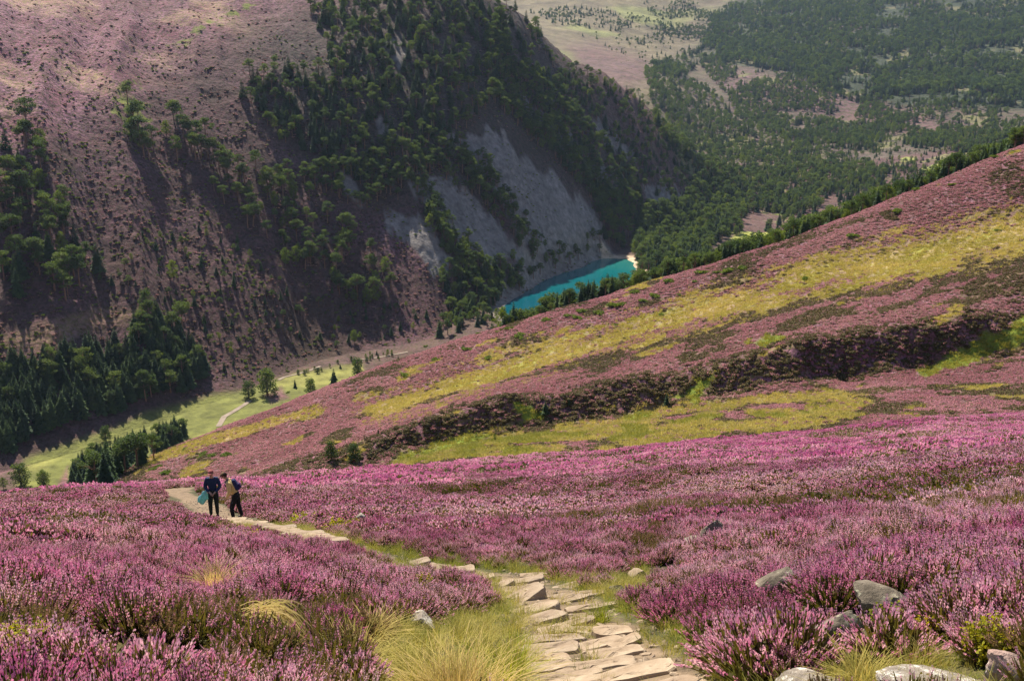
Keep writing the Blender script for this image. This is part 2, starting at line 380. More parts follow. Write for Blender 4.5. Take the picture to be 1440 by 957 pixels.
def paint_mount(x, y, r, px, py):
    n = len(x); c = np.empty((n, 3)); c[:] = (.056, .034, .025); b = np.full(n, .14)
    w = fbm(x/14., y/14., 3, 51); v = fbm(x/70., y/70., 3, 52)
    st = fbm((x*.93+y*.36)/9., y/90., 3, 53)
    def lay(mk, col, bl=0.):
        nonlocal b
        mk = np.clip(mk, 0, 1)
        c[:] = c*(1-mk)[:, None] + mk[:, None]*np.array(col)*(1+.2*w+.15*st)[:, None]; b = b*(1-mk)+bl*mk
    b += .15*v+.1*w
    right = sstep(780, 900, px+py*.3)
    lay(right*.8*sstep(-.5, .3, st), (.105, .068, .045), .2)
    # moor at upper left, in more bloom and grass
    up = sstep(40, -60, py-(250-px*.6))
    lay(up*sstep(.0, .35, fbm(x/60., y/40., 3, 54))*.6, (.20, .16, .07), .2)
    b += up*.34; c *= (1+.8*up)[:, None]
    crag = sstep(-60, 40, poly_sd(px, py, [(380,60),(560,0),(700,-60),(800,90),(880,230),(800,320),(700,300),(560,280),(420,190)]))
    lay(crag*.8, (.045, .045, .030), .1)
    for i, P in enumerate(SCREE):
        sd = poly_sd(px, py, P)
        lay(sstep(-5, 3, sd+15*st+4*w), (.21, .19, .175), 0.)
    for P in ([(150,130),(190,120),(215,165),(200,205),(165,180)], [(240,60),(260,48),(300,25),(350,0),(352,12),(300,38),(262,62)], [(160,440),(185,430),(190,445),(170,448)]):
        lay(sstep(4, 12, poly_sd(px, py, P)+26*fbm(x/7., y/7., 3, 55)), (.15, .165, .032))
    lay(sstep(-5, 8, poly_sd(px, py, [(0,470),(60,455),(110,440),(200,430),(210,445),(120,470),(60,490),(0,500)])+10*w)*.7, (.17,.13,.05), .3)
    sdl = poly_sd(x, y, LOCH)
    lay(sstep(-26, -6, sdl+8*w)*.9*(px < 880), (.25, .22, .19))
    lay(sstep(-16, -9, sdl+3*w)*(px > 845), (.52, .40, .27))
    vg = poly_sd(px, py, VALLEYGREEN)
    lay(sstep(-2, 12, vg), (.135, .142, .034))
    # valley side to the right: mixed heath and grass below the woods
    rt = sstep(900, 980, px)
    lay(rt*sstep(.0, .3, v+.3*w), (.17, .17, .06), .1)
    lay(rt*sstep(.25, .45, fbm(x/40., y/40., 3, 56)), (.24, .26, .06), .0)
    return c, np.clip(b, 0, 1)
FOREST = [(915,95),(990,60),(1000,20),(1060,-15),(2000,-15),(2000,175),(1340,150),(1270,150),(1200,140),(1110,108),(1040,92),(980,90),(960,110),(920,108)]
def paint_far(x, y, r, px, py):
    n = len(x); c = np.empty((n, 3)); c[:] = (.065, .062, .032); b = np.full(n, .15)
    w = fbm(x/60., y/60., 3, 61); v = fbm(x/220., y/220., 3, 62)
    def lay(mk, col, bl=0.):
        nonlocal b
        mk = np.clip(mk, 0, 1)
        c[:] = c*(1-mk)[:, None] + mk[:, None]*np.array(col)*(1+.25*w)[:, None]; b = b*(1-mk)+bl*mk
    lf = 1-sstep(930, 1080, px+py*.4)
    lay(sstep(-6, 6, poly_sd(px, py, FOREST)+10*w)*.9, (.028, .042, .018), 0.)
    lay(lf, (.15, .125, .065), .06)
    lay(lf*sstep(.1, .35, v), (.17, .17, .06), .0)
    lay(lf*sstep(-10, 20, poly_sd(px, py, [(790,60),(840,55),(915,80),(925,118),(860,130),(810,100)])), (.10, .065, .045), .15)
    for P in ([(985,90),(1050,98),(1120,112),(1250,150),(1300,165),(1440,190),(1440,215),(1280,190),(1150,165),(1040,140)], [(1170,30),(1215,32),(1210,42),(1180,40)], [(1270,0),(1300,0),(1330,12),(1290,10)]):
        lay(sstep(-8, 8, poly_sd(px, py, P)), (.075, .058, .035), .22)
    lay(sstep(.22, .42, w)*(1-lf), (.12, .12, .045), .1)
    return c, np.clip(b, 0, 1)

SEGS = [  # name, material, features from..to, rows per segment, painter
 ('ground', 'near', 0, 5, [50, 210, 230, 170, 40], paint_near),
 ('hillside', 'spur', 5, 11, [70, 60, 46, 90, 90, 40], paint_spur),
 ('valley_floor', 'floor', 11, 13, [80, 120], paint_floor),
 ('mountain', 'mount', 13, 17, [170, 210, 170, 30], paint_mount),
 ('far_hills', 'far', 17, 20, [60, 90, 70], paint_far)]
fin = np.linspace(-.76, .76, 1400)
AZG = np.concatenate([np.linspace(-math.pi, -.78, 60), fin, np.linspace(.78, math.pi, 60)])
AZL = np.clip(AZG, AZ[0], AZ[-1])
def set_col(me, name, rgb):
    a = me.color_attributes.new(name, 'FLOAT_COLOR', 'POINT')
    d = np.ones((len(rgb), 4), np.float32); d[:, :3] = rgb; a.data.foreach_set('color', d.ravel())
for name, mk, k0, k1, rows, painter in SEGS:
    LL = np.array([np.interp(AZL, AZ, FL[k]) for k in range(NF)])
    lr = []
    for j, k in enumerate(range(k0, k1)):
        n = rows[j]; last = (k == k1-1)
        for t in np.linspace(0, 1, n+1)[:(n+1 if last else n)]:
            lr.append(LL[k]*(1-t)+LL[k+1]*t)
    if k0 == 0: lr = [np.full(len(AZG), math.log(v)) for v in (.002, .3, .7)] + lr
    lr = np.array(lr); r = np.exp(lr); A = np.broadcast_to(AZG, lr.shape)
    x = (r*np.sin(A)).ravel(); y = (r*np.cos(A)).ravel(); z = height(x, y)
    px, py = project(x, y, z)
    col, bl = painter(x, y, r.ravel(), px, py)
    nr, nc = lr.shape
    me = bpy.data.meshes.new(name)
    me.vertices.add(nr*nc); me.vertices.foreach_set('co', np.stack([x, y, z], 1).astype(np.float32).ravel())
    i = (np.arange(nr-1)[:, None]*nc+np.arange(nc-1)[None]).ravel()
    q = np.stack([i, i+1, i+nc+1, i+nc], 1)[:, ::-1]
    me.loops.add(q.size); me.loops.foreach_set('vertex_index', q.astype(np.int32).ravel())
    me.polygons.add(len(q)); me.polygons.foreach_set('loop_start', (np.arange(len(q))*4).astype(np.int32)); me.polygons.foreach_set('loop_total', np.full(len(q), 4, np.int32))
    me.update(calc_edges=True); me.polygons.foreach_set('use_smooth', np.ones(len(q), bool))
    set_col(me, 'cover', col); set_col(me, 'bloom', np.stack([bl]*3, 1))
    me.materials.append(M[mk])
    o = bpy.data.objects.new(name, me); C.objects.link(o); o['kind'] = 'structure'

wm, wnt, wb = new_mat('loch water')
me = bpy.data.meshes.new('loch'); bm = bmesh.new()
_c = np.mean(np.array(LOCH), 0)
bm.faces.new([bm.verts.new((_c[0]+(x-_c[0])*1.04, _c[1]+(y-_c[1])*1.03, LZ)) for x, y in LOCH])
bmesh.ops.recalc_face_normals(bm, faces=bm.faces); bm.to_mesh(me); bm.free()
lo = bpy.data.objects.new('loch', me); C.objects.link(lo); lo['kind'] = 'structure'; me.materials.append(wm)
wb.inputs['Roughness'].default_value = .12; wb.inputs['Specular IOR Level'].default_value = .35
geo = nd(wnt, 'ShaderNodeNewGeometry').outputs['Position']
wn = noise_n(wnt, .02, 3, .5, geo)
_sx = nd(wnt, 'ShaderNodeSeparateXYZ'); wnt.links.new(geo, _sx.inputs[0])
_g = mathn(wnt, 'ADD', mathn(wnt, 'MULTIPLY', _sx.outputs[1], 1/260.), mathn(wnt, 'MULTIPLY', wn, .5))
_r = nd(wnt, 'ShaderNodeValToRGB'); _e = _r.color_ramp.elements; _g = mathn(wnt, 'SUBTRACT', _g, 3.5)
_e[0].position = .1; _e[0].color = (.002, .075, .105, 1); _e[1].position = .95; _e[1].color = (.03, .17, .145, 1); _x = _e.new(.6); _x.color = (.003, .125, .135, 1)
wnt.links.new(_g, _r.inputs['Fac']); wnt.links.new(_r.outputs[0], wb.inputs['Base Color'])
bp = nd(wnt, 'ShaderNodeBump'); bp.inputs['Distance'].default_value = .05; bp.inputs['Strength'].default_value = .4
wnt.links.new(noise_n(wnt, .8, 3, .6, geo), bp.inputs['Height']); wnt.links.new(bp.outputs[0], wb.inputs['Normal'])
# ------------------------------------------------------------------ mesh builder
class MB:
    def __init__(s): s.v = []; s.f = []; s.m = []; s.c = []
    def quad(s, a, b, c, d, m=0, v=.5):
        i = len(s.v); s.v += [a, b, c, d]; s.f.append((i, i+1, i+2, i+3)); s.m.append(m); s.c += [v]*4
    def tri(s, a, b, c, m=0, v=.5):
        i = len(s.v); s.v += [a, b, c]; s.f.append((i, i+1, i+2)); s.m.append(m); s.c += [v]*3
    def tube(s, pts, rad, n=7, m=0, cap=True):
        base = len(s.v)
        for k, (p, r) in enumerate(zip(pts, rad)):
            p = np.array(p, float)
            t = np.array(pts[min(k+1, len(pts)-1)], float)-np.array(pts[max(k-1, 0)], float); t /= np.linalg.norm(t)+1e-9
            u = np.cross(t, (0, 1, .1) if abs(t[1]) < .8 else (1, 0, 0)); u /= np.linalg.norm(u); w = np.cross(t, u)
            for j in range(n):
                a = 2*math.pi*j/n; q = p+r*(math.cos(a)*u+math.sin(a)*w); s.v.append(tuple(q)); s.c.append(.5)
        for k in range(len(pts)-1):
            for j in range(n):
                a = base+k*n+j; b = base+k*n+(j+1) % n
                s.f.append((a, b, b+n, a+n)); s.m.append(m)
        if cap: s.f.append(tuple(base+(len(pts)-1)*n+j for j in range(n))); s.m.append(m)
    def mesh(s, name, mats, smooth=False):
        me = bpy.data.meshes.new(name); me.from_pydata([tuple(map(float, q)) for q in s.v], [], s.f)
        me.polygons.foreach_set('material_index', np.array(s.m, np.int32))
        a = me.color_attributes.new('shade', 'FLOAT_COLOR', 'POINT'); d = np.ones((len(s.c), 4), np.float32)
        d[:, 0] = d[:, 1] = d[:, 2] = np.array(s.c); a.data.foreach_set('color', d.ravel())
        if smooth: me.polygons.foreach_set('use_smooth', np.ones(len(s.f), bool))
        for m in mats: me.materials.append(m)
        return me
def link(name, me, parent=None, label=None, cat=None, group=None, kind=None, loc=None, rot=None, scale=None):
    o = bpy.data.objects.new(name, me); C.objects.link(o)
    if parent: o.parent = parent
    if label: o['label'] = label
    if cat: o['category'] = cat
    if group: o['group'] = group
    if kind: o['kind'] = kind
    if loc is not None: o.location = [float(q) for q in loc]
    if rot is not None: o.rotation_euler = rot
    if me: o['tint'] = random.uniform(.3, .8)
    if scale is not None: o.scale = (scale,)*3 if isinstance(scale, (int, float)) else scale
    return o
def rv(s=1.): return np.array([random.gauss(0, 1) for _ in range(3)])*s
def leafquad(mb, p, size, m=0, v=.5, flat=.0, asp=1.):
    a = rv(); a /= np.linalg.norm(a); b = np.cross(a, rv()); b /= np.linalg.norm(b)+1e-9
    if flat: a[2] *= 1-flat; b[2] *= 1-flat
    a = a*size*asp*.5; b = b*size*.5
    mb.quad(p-a-b*.6, p+a*.2-b, p+a+b*.5, p-a*.3+b, m, v)

def tinted(name, c0, c1, c2, trans=.3, attr='tint', rough=.8, tw=(1.35, 1.2, 1.1)):
    """leaf or flower colour: shade per sprig, drift per plant"""
    m, nt, b = new_mat(name)
    sh = nd(nt, 'ShaderNodeVertexColor', layer_name='shade').outputs['Color']
    at_ = nd(nt, 'ShaderNodeAttribute', attribute_type='INSTANCER', attribute_name=attr).outputs['Fac']
    oi = nd(nt, 'ShaderNodeObjectInfo').outputs['Random']
    s = mathn(nt, 'ADD', mathn(nt, 'MULTIPLY', sh, .5), mathn(nt, 'ADD', mathn(nt, 'MULTIPLY', at_, .7), mathn(nt, 'MULTIPLY', oi, .15)))
    r = nd(nt, 'ShaderNodeValToRGB'); e = r.color_ramp.elements
    e[0].position = .2; e[0].color = (*c0, 1); e[1].position = 1.05 if False else 1.; e[1].color = (*c2, 1)
    x = e.new(.58); x.color = (*c1, 1); nt.links.new(s, r.inputs['Fac'])
    nt.links.new(r.outputs[0], b.inputs['Base Color']); b.inputs['Roughness'].default_value = rough
    t = nd(nt, 'ShaderNodeBsdfTranslucent'); ms = nd(nt, 'ShaderNodeMixShader'); ms.inputs[0].default_value = trans
    nt.links.new(mix(nt, 1., r.outputs[0], (*tw, 1), 'MULTIPLY'), t.inputs[0])
    nt.links.new(b.outputs[0], ms.inputs[1]); nt.links.new(t.outputs[0], ms.inputs[2])
    nt.links.new(ms.outputs[0], nt.nodes['Material Output'].inputs['Surface'])
    return m
BLOOM = tinted('heather bloom', (.40,.07,.215), (.64,.24,.41), (.86,.58,.66), .34)
BLOOMD = tinted('faded heather bloom', (.34,.13,.17), (.56,.29,.35), (.72,.49,.52), .40)
LEAFD = tinted('dry heather leaf', (.065,.058,.020), (.12,.095,.034), (.19,.15,.05), .25)
BLOOMF = tinted('heather bloom on the crest', (.40,.07,.23), (.58,.20,.38), (.74,.44,.56), .35)
LEAF = tinted('heather leaf', (.05,.055,.015), (.10,.085,.024), (.17,.13,.035), .35, tw=(1.4,1.4,.7))
TWIG = simple_mat('woody stem', (.07,.045,.028), .9)
STRAW = tinted('straw grass', (.20,.22,.03), (.40,.34,.09), (.58,.46,.19), .4, tw=(1.3,1.25,.8))
GREENB = tinted('fresh green leaf', (.09,.14,.012), (.22,.26,.02), (.42,.38,.02), .45, tw=(1.4,1.3,.6))

def heather(n, rad, h, spike, bs, foliage=2, tiers=4, bloom=1., sw=.011):
    mb = MB()
    for i in range(n):
        a = random.random()*6.283; q = math.sqrt(random.random()); bx, by = rad*.35*q*math.cos(a), rad*.35*q*math.sin(a)
        tx, ty = rad*q*math.cos(a), rad*q*math.sin(a)
        top = h*(1-.50*q*q)*random.uniform(.62, 1.10)
        b = np.array((bx, by, -.03)); t = np.array((tx*1.1+random.gauss(0, .13)*rad, ty*1.1+random.gauss(0, .13)*rad, top))
        v = min(1, max(0, random.gauss(.5, .22)))
        # leafy stem
        for k in range(foliage):
            w = rv(); w[2] = 0; w /= np.linalg.norm(w)+1e-9; w *= sw
            m0 = b*.45+t*.55+rv(rad*.03)
            mb.quad(b-w*.6, b+w*.6, m0+w, m0-w, 1, random.random()); mb.quad(m0-w*1.3, m0+w*1.3, t*.9+b*.1+w*.5, t*.9+b*.1-w*.5, 1, random.random())
        for k in range(3):
            leafquad(mb, b+(t-b)*random.uniform(.3, .85)+rv(rad*.05), sw*3.2, 1, random.random(), asp=1.4)
        if random.random() > bloom: continue
        ax = (t-b); ax /= np.linalg.norm(ax); s0 = t-ax*spike
        for k in range(tiers):
            f = (k+.5)/tiers; p = s0+ax*spike*f; wd = bs*(1-.55*f)
            for j in range(3):
                aa = j*2.094+k*1.1+random.random(); o = np.array((math.cos(aa), math.sin(aa), .3))*wd*.75
                c = p+o; u = rv(); u /= np.linalg.norm(u); w2 = np.cross(u, o); w2 /= np.linalg.norm(w2)+1e-9
                u = ax*wd*.85; w2 = w2*wd*.6
                vv = min(1, max(0, v+random.gauss(0, .13)+.12*f))
                mb.quad(c-u-w2*.7, c-u*.6+w2*.7, c+u+w2*.5, c+u*.7-w2, 0, vv)
    return mb
def dome(n, rad, h, size, bl=.7, flat=.3):
    """a heather hummock seen from far: flower tufts over a dark leafy body"""
    mb = MB()
    for i in range(n):
        a = random.random()*6.283; q = math.sqrt(random.random()); zz = h*math.sqrt(max(0, 1-q*q*.9))*random.uniform(.7, 1.08)
        p = np.array((rad*q*math.cos(a), rad*q*math.sin(a), zz))
        isb = random.random() < bl
        if isb:
            s = size*random.uniform(.6, 1.2); a2 = random.random()*6.283; d = np.array((math.cos(a2), math.sin(a2), 0))*s*.35; up = np.array((random.gauss(0, .2)*s, random.gauss(0, .2)*s, s*.9))
            mb.quad(p-d-up*.5, p+d-up*.5, p+d*.5+up*.5, p-d*.5+up*.5, 0, min(1, max(0, random.gauss(.5, .22))))
        else: leafquad(mb, p*np.array((1, 1, .85)), size*1.3, 1, random.random(), flat)
    n2 = 9
    ring = [np.array((rad*.93*math.cos(6.283*j/n2)*random.uniform(.85, 1.1), rad*.93*math.sin(6.283*j/n2)*random.uniform(.85, 1.1), -.08*rad)) for j in range(n2)]
    mid = [r_*np.array((.72, .72, 0))+np.array((0, 0, h*random.uniform(.5, .66))) for r_ in ring]
    top = np.array((0, 0, h*.8))
    for j in range(n2):
        k = (j+1) % n2; mb.quad(ring[j], ring[k], mid[k], mid[j], 1, .2); mb.tri(mid[j], mid[k], top, 1, .3)
    return mb
def grass(n, rad, h, w, mat=0, curve=.5, vlo=.0, vhi=1., seg=3):
    mb = MB()
    for i in range(n):
        a = random.random()*6.283; q = math.sqrt(random.random()); p = np.array((rad*q*math.cos(a), rad*q*math.sin(a), -.02))
        la = a+random.gauss(0, .7); d = np.array((math.cos(la), math.sin(la), 0)); s = np.array((-d[1], d[0], 0))*w
        hh = h*random.uniform(.5, 1.1); cv = curve*random.uniform(.3, 1.5)*(.3+q)
        pts = [p+d*hh*cv*(t*t)+np.array((0, 0, hh*(t-.32*cv*t*t))) for t in np.linspace(0, 1, seg+1)]
        v = random.uniform(vlo, vhi)
        for k in range(seg):
            w0, w1 = 1-k/seg*.75, 1-(k+1)/seg*.75
            mb.quad(pts[k]-s*w0, pts[k]+s*w0, pts[k+1]+s*w1, pts[k+1]-s*w1, mat, v)
    return mb

PROTO = {}
def proto_coll(key, meshes):
    c = bpy.data.collections.new(key)
    for i, me in enumerate(meshes):
        o = bpy.data.objects.new(me.name, me); o.name = '%s.%03d' % (key, i+1); c.objects.link(o)
    PROTO[key] = (c, len(meshes)); return c
def scatter(name, key, pts, scale, tint, label, cat=None, idx=None, tilt=.12, normal_tilt=None, rotz=None):
    c, n = PROTO[key]; N = len(pts)
    me = bpy.data.meshes.new(name); me.vertices.add(N); me.vertices.foreach_set('co', np.asarray(pts, np.float32).ravel())
    rot = np.zeros((N, 3), np.float32); rot[:, 0] = rng.normal(0, tilt, N); rot[:, 1] = rng.normal(0, tilt, N); rot[:, 2] = rng.uniform(0, 6.283, N) if rotz is None else rotz
    for an, typ, d in (('rot', 'FLOAT_VECTOR', rot), ('sc', 'FLOAT', np.broadcast_to(scale, N)), ('tint', 'FLOAT', np.broadcast_to(tint, N)), ('idx', 'INT', rng.integers(0, n, N) if idx is None else idx)):
        a = me.attributes.new(an, typ, 'POINT')
        a.data.foreach_set('vector' if typ == 'FLOAT_VECTOR' else 'value', np.ascontiguousarray(d, np.int32 if typ == 'INT' else np.float32).ravel())
    ng = bpy.data.node_groups.new(name, 'GeometryNodeTree')
    ng.interface.new_socket('Geometry', in_out='INPUT', socket_type='NodeSocketGeometry'); ng.interface.new_socket('Geometry', in_out='OUTPUT', socket_type='NodeSocketGeometry')
    gi = ng.nodes.new('NodeGroupInput'); go = ng.nodes.new('NodeGroupOutput')
    ci = ng.nodes.new('GeometryNodeCollectionInfo'); ci.inputs['Collection'].default_value = c
    ci.inputs['Separate Children'].default_value = True; ci.inputs['Reset Children'].default_value = True
    ip = ng.nodes.new('GeometryNodeInstanceOnPoints'); ip.inputs['Pick Instance'].default_value = True
    def na(an, t):
        q = ng.nodes.new('GeometryNodeInputNamedAttribute'); q.data_type = t; q.inputs['Name'].default_value = an; return q.outputs['Attribute']
    e2r = ng.nodes.new('FunctionNodeEulerToRotation'); ng.links.new(na('rot', 'FLOAT_VECTOR'), e2r.inputs[0])
    ng.links.new(gi.outputs[0], ip.inputs['Points']); ng.links.new(ci.outputs[0], ip.inputs['Instance'])
    ng.links.new(e2r.outputs[0], ip.inputs['Rotation']); ng.links.new(na('sc', 'FLOAT'), ip.inputs['Scale']); ng.links.new(na('idx', 'INT'), ip.inputs['Instance Index'])
    ng.links.new(ip.outputs[0], go.inputs[0])
    o = link(name, me, label=label, cat=cat, kind='stuff')
    md = o.modifiers.new('scatter', 'NODES'); md.node_group = ng
    return o

BROWNB = tinted('withered heather head', (.12,.07,.035), (.24,.15,.085), (.38,.25,.16), .3)
proto_coll('near_heather', [heather(n_, .26, h_, s_, b_, tiers=t_, sw=.0065).mesh('near_heather', [BLOOM, LEAF]) for n_, h_, s_, b_, t_ in ((150, .34, .075, .0135, 3), (130, .38, .10, .0125, 4), (160, .30, .06, .014, 3), (125, .36, .12, .0115, 5))]
           + [heather(150, .25, .33, .07, .010, 1, bloom=.22, sw=.0055).mesh('near_heather', [BLOOM, LEAF]), heather(130, .24, .30, .07, .012, 1, bloom=.8, sw=.0055).mesh('near_heather', [BROWNB, LEAF])])
proto_coll('middle_heather', [heather(85, .34, .38, .17, .036, 1, 2, sw=.018).mesh('middle_heather', [BLOOM, LEAF]) for _ in range(4)]
           + [heather(90, .34, .32, .12, .026, 1, 2, bloom=.25, sw=.014).mesh('middle_heather', [BLOOM, LEAF]) for _ in range(2)])
proto_coll('far_heather', [dome(120, .62, .42, .13, .66).mesh('far_heather', [BLOOMF, LEAF]) for _ in range(4)]
           + [dome(80, .62, .36, .15, .25).mesh('far_heather', [BLOOMF, LEAFD]) for _ in range(2)])
proto_coll('hill_heather', [dome(85, 1.05, .52, .27, .70).mesh('hill_heather', [BLOOMD, LEAFD]) for _ in range(4)]
           + [dome(55, 1.05, .7, .32, .12).mesh('hill_heather', [BLOOMD, LEAFD]) for _ in range(2)])
proto_coll('mount_heather', [dome(60, 1.05, .30, .30, .5).mesh('mount_heather', [BLOOMD, LEAFD]) for _ in range(4)] + [dome(50, 1.05, .34, .32, .12).mesh('mount_heather', [BLOOMD, LEAFD]) for _ in range(2)])
proto_coll('hill_grass', [grass(34, .55, .55, .035, 0, .6).mesh('hill_grass', [STRAW]) for _ in range(3)])
proto_coll('near_grass', [grass(60, .13, .26, .0035, 0, .7, 0, .8).mesh('near_grass', [STRAW]) for _ in range(3)]
           + [grass(40, .12, .16, .004, 0, .8, 0, .45).mesh('near_grass', [GREENB])])

def ring_pts(r0, r1, dens, azw=.76):
    area = azw*(r1*r1-r0*r0); n = int(area*dens)
    a = rng.uniform(-azw, azw, n); r = np.sqrt(rng.uniform(r0*r0, r1*r1, n))
    return r*np.sin(a), r*np.cos(a), r, a
def feat(k, a): return np.exp(np.interp(a, AZ, FL[k]))
# areas without heather beside the path, given on the picture and dropped on the slope
def drop_poly(P):
    w = at([p[0] for p in P], [p[1] for p in P]); return [(float(q[0]), float(q[1])) for q in w if not np.isnan(q[0])]
GRASSY = [drop_poly(P) for P in ([(478,1010),(490,955),(525,910),(575,890),(640,880),(690,850),(735,830),(760,870),(760,1010)],
    [(850,812),(900,800),(930,810),(895,840),(875,880),(900,940),(960,960),(985,990),(900,1000)],
    [(1090,1010),(1110,952),(1180,935),(1260,945),(1300,930),(1380,930),(1440,940),(1440,1010)])]
CLEAR = [(float(at(a, b)[0][0]), float(at(a, b)[0][1]), c) for a, b, c in ((1238,866,.46),(1258,880,.3),(1215,878,.3),(1168,910,.36),(1090,866,.28),(1000,787,.36),(985,790,.36),(591,897,.24),(1140,966,.22),(1318,960,.45),(1400,965,.3))]
def keep_heather(x, y, mg=.0):
    k = path_sd(x, y) < -.14-mg
    for P in GRASSY: k &= poly_sd(x, y, P) < (-.05+.25*fbm(x/.5, y/.5, 2, 70))
    for cx, cy, cr_ in CLEAR: k &= np.hypot(x-cx, y-cy) > cr_
    return k
def tint_of(x, y, r, s=1.):
    px, py = project(x, y, height(x, y))
    t = .40+.42*fbm(x/(3.5*s), y/(2.*s), 3, 71)+.30*fbm(x/(.8*s), y/(.8*s), 2, 72)+rng.normal(0, .08, len(x))
    t += .35*sstep(-20, 20, poly_sd(px, py, [(1225,735),(1270,700),(1440,690),(1440,745),(1300,748)]))
    t += .15*sstep(-20, 20, poly_sd(px, py, [(480,830),(520,800),(640,810),(600,860)]))
    return np.clip(t, 0, 1)
def pick(x, y, s, thr, nfl, nbare, seed=73):
    v = fbm(x/(2.6*s), y/(1.7*s), 3, seed) + rng.normal(0, .07, len(x))
    return np.where(v > thr, nfl+rng.integers(0, nbare, len(x)), rng.integers(0, nfl, len(x)))
for (r0, r1, dens, key, s, mg, nm, lab) in (
        (2.9, 23, 18., 'near_heather', 1., .0, 'heather', 'pink flowering heather on the slope nearest the camera'),
        (19, 72, 7., 'middle_heather', 2.2, .1, 'heather', 'pink flowering heather spreading round the two walkers'),
        (58, 175, 2.6, 'far_heather', 4., .2, 'heather', 'pink heather rolling over the far edge of the near slope')):
    x, y, r, a = ring_pts(r0, r1, dens)
    k = keep_heather(x, y, mg) & (r < feat(4, a)*1.25)
    x, y, r = x[k], y[k], r[k]; z = height(x, y)
    sc_ = rng.uniform(.72, 1.2, len(x))*(1+.55*fbm(x/1.1/s, y/.9/s, 2, 74))
    if key == 'near_heather': sc_ *= .92+.12*sstep(-.9, -.3, -np.abs(path_sd(x, y)))*0 
    sc_ = sc_*np.where(r > 10.5, 1-.30*sstep(-1.8, -.3, path_sd(x, y)), 1.)
    scatter(nm, key, np.stack([x, y, z], 1), sc_, tint_of(x, y, r, s), lab, idx=np.where((r > 20) & (fbm(x/14., y/5., 3, 22)+rng.normal(0, .09, len(x)) > .33), 4+rng.integers(0, 2, len(x)), pick(x, y, s, .27, 4, 2)))
# grass between the heather and beside the path
x, y, r, a = ring_pts(2.9, 30, 60.)
e = path_sd(x, y); g = (e > -.55) & (e < .05+.12*rng.normal(0, 1, len(x)))
gp = np.zeros(len(x), bool)
for P in GRASSY: gp |= poly_sd(x, y, P) > -.1
k = (g | (gp & (e < 0))) & (r < 28)
k |= (e > 0) & (rng.random(len(x)) < .22) & (fbm(x/.5, y/.5, 2, 75) > .05)
x, y = x[k], y[k]
scatter('grass', 'near_grass', np.stack([x, y, height(x, y)], 1), rng.uniform(.3, .8, len(x)), np.clip(.25+.5*fbm(x/1.2, y/1.2, 2, 76), 0, 1), 'green and straw grass edging the stone footpath')
# the spur: heather and straw-coloured grass
x, y, r, a = ring_pts(165, 440, 1.6, .66)
k = (r > feat(5, a)*1.02) & (r < feat(10, a)+12)
x, y, r, a = x[k], y[k], r[k], a[k]; z = height(x, y); px, py = project(x, y, z)
c_, b_ = paint_spur(x, y, r, px, py)
isg = (c_[:, 0]+c_[:, 1] > .29) & (c_[:, 0] > .12)
olive = (b_ < .30) & ~isg
u_ = rng.random(len(x)); gs_ = poly_sd(px, py, GRASSBAND)+16*fbm(px/60., (py+px*.33)/9., 3, 33)
isg = (isg & (u_ > .14)) | (rng.random(len(x)) < .9*sstep(-26, 24, gs_))
bare = (c_[:, 1] > c_[:, 0])
bankz = (np.abs(np.log(r)-np.log(feat(7, a)*.4+feat(8, a)*.6)) < .028)
k = ~isg & ~bare & ((py < 640) | (rng.random(len(x)) < .7))
ii = np.where(olive[k] | (bankz[k] & (rng.random(k.sum()) < .75)), 4+rng.integers(0, 2, k.sum()), pick(x[k], y[k], 9., .30, 4, 2, 77))
scatter('heather', 'hill_heather', np.stack([x, y, z-.12], 1)[k], rng.uniform(.38, .88, k.sum())*(1+.15*bankz[k]), np.clip(.20+.25*fbm(x[k]/20, y[k]/20, 3, 78), 0, 1), 'duller heather and heath covering the middle spur', idx=ii)
k = isg | (bare & (rng.random(len(x)) < .6))
scatter('grass', 'hill_grass', np.stack([x, y, z], 1)[k], rng.uniform(.7, 1.5, k.sum()), np.clip(np.where(bare[k], -.1, .45)+.35*fbm(x[k]/12, y[k]/12, 3, 79), 0, 1), 'straw-coloured grass streaking across the middle spur')

# ------------------------------------------------------------------ footpath stones, boulders
from mathutils import noise as mnoise, Vector
STONE = simple_mat('pale sandstone', (.22,.155,.105), .9, scale=3.2, c2=(.36,.28,.205), bump=.03, obrand=.18)
def lichen_mat(name, a, b_, c, scale):
    m, nt, b = new_mat(name); tc = nd(nt, 'ShaderNodeTexCoord').outputs['Object']
    base = ramp(nt, noise_n(nt, scale, 5, .65, tc), .35, .65, (*a, 1), (*b_, 1))
    base = mix(nt, ramp(nt, noise_n(nt, scale*1.7, 4, .7, tc), .55, .62), base, (*c, 1))
    nt.links.new(base, b.inputs['Base Color'])
    bp = nd(nt, 'ShaderNodeBump'); bp.inputs['Distance'].default_value = .02
    nt.links.new(noise_n(nt, scale*5, 5, .7, tc), bp.inputs['Height']); nt.links.new(bp.outputs[0], b.inputs['Normal'])
    return m
GREY = lichen_mat('grey lichened rock', (.11,.09,.065), (.24,.20,.15), (.36,.35,.24), 5.)
WHITE = lichen_mat('white lichened rock', (.20,.165,.13), (.34,.29,.23), (.58,.55,.48), 9.)
PINKR = lichen_mat('pinkish granite', (.34,.22,.18), (.44,.32,.27), (.5,.42,.36), 6.)
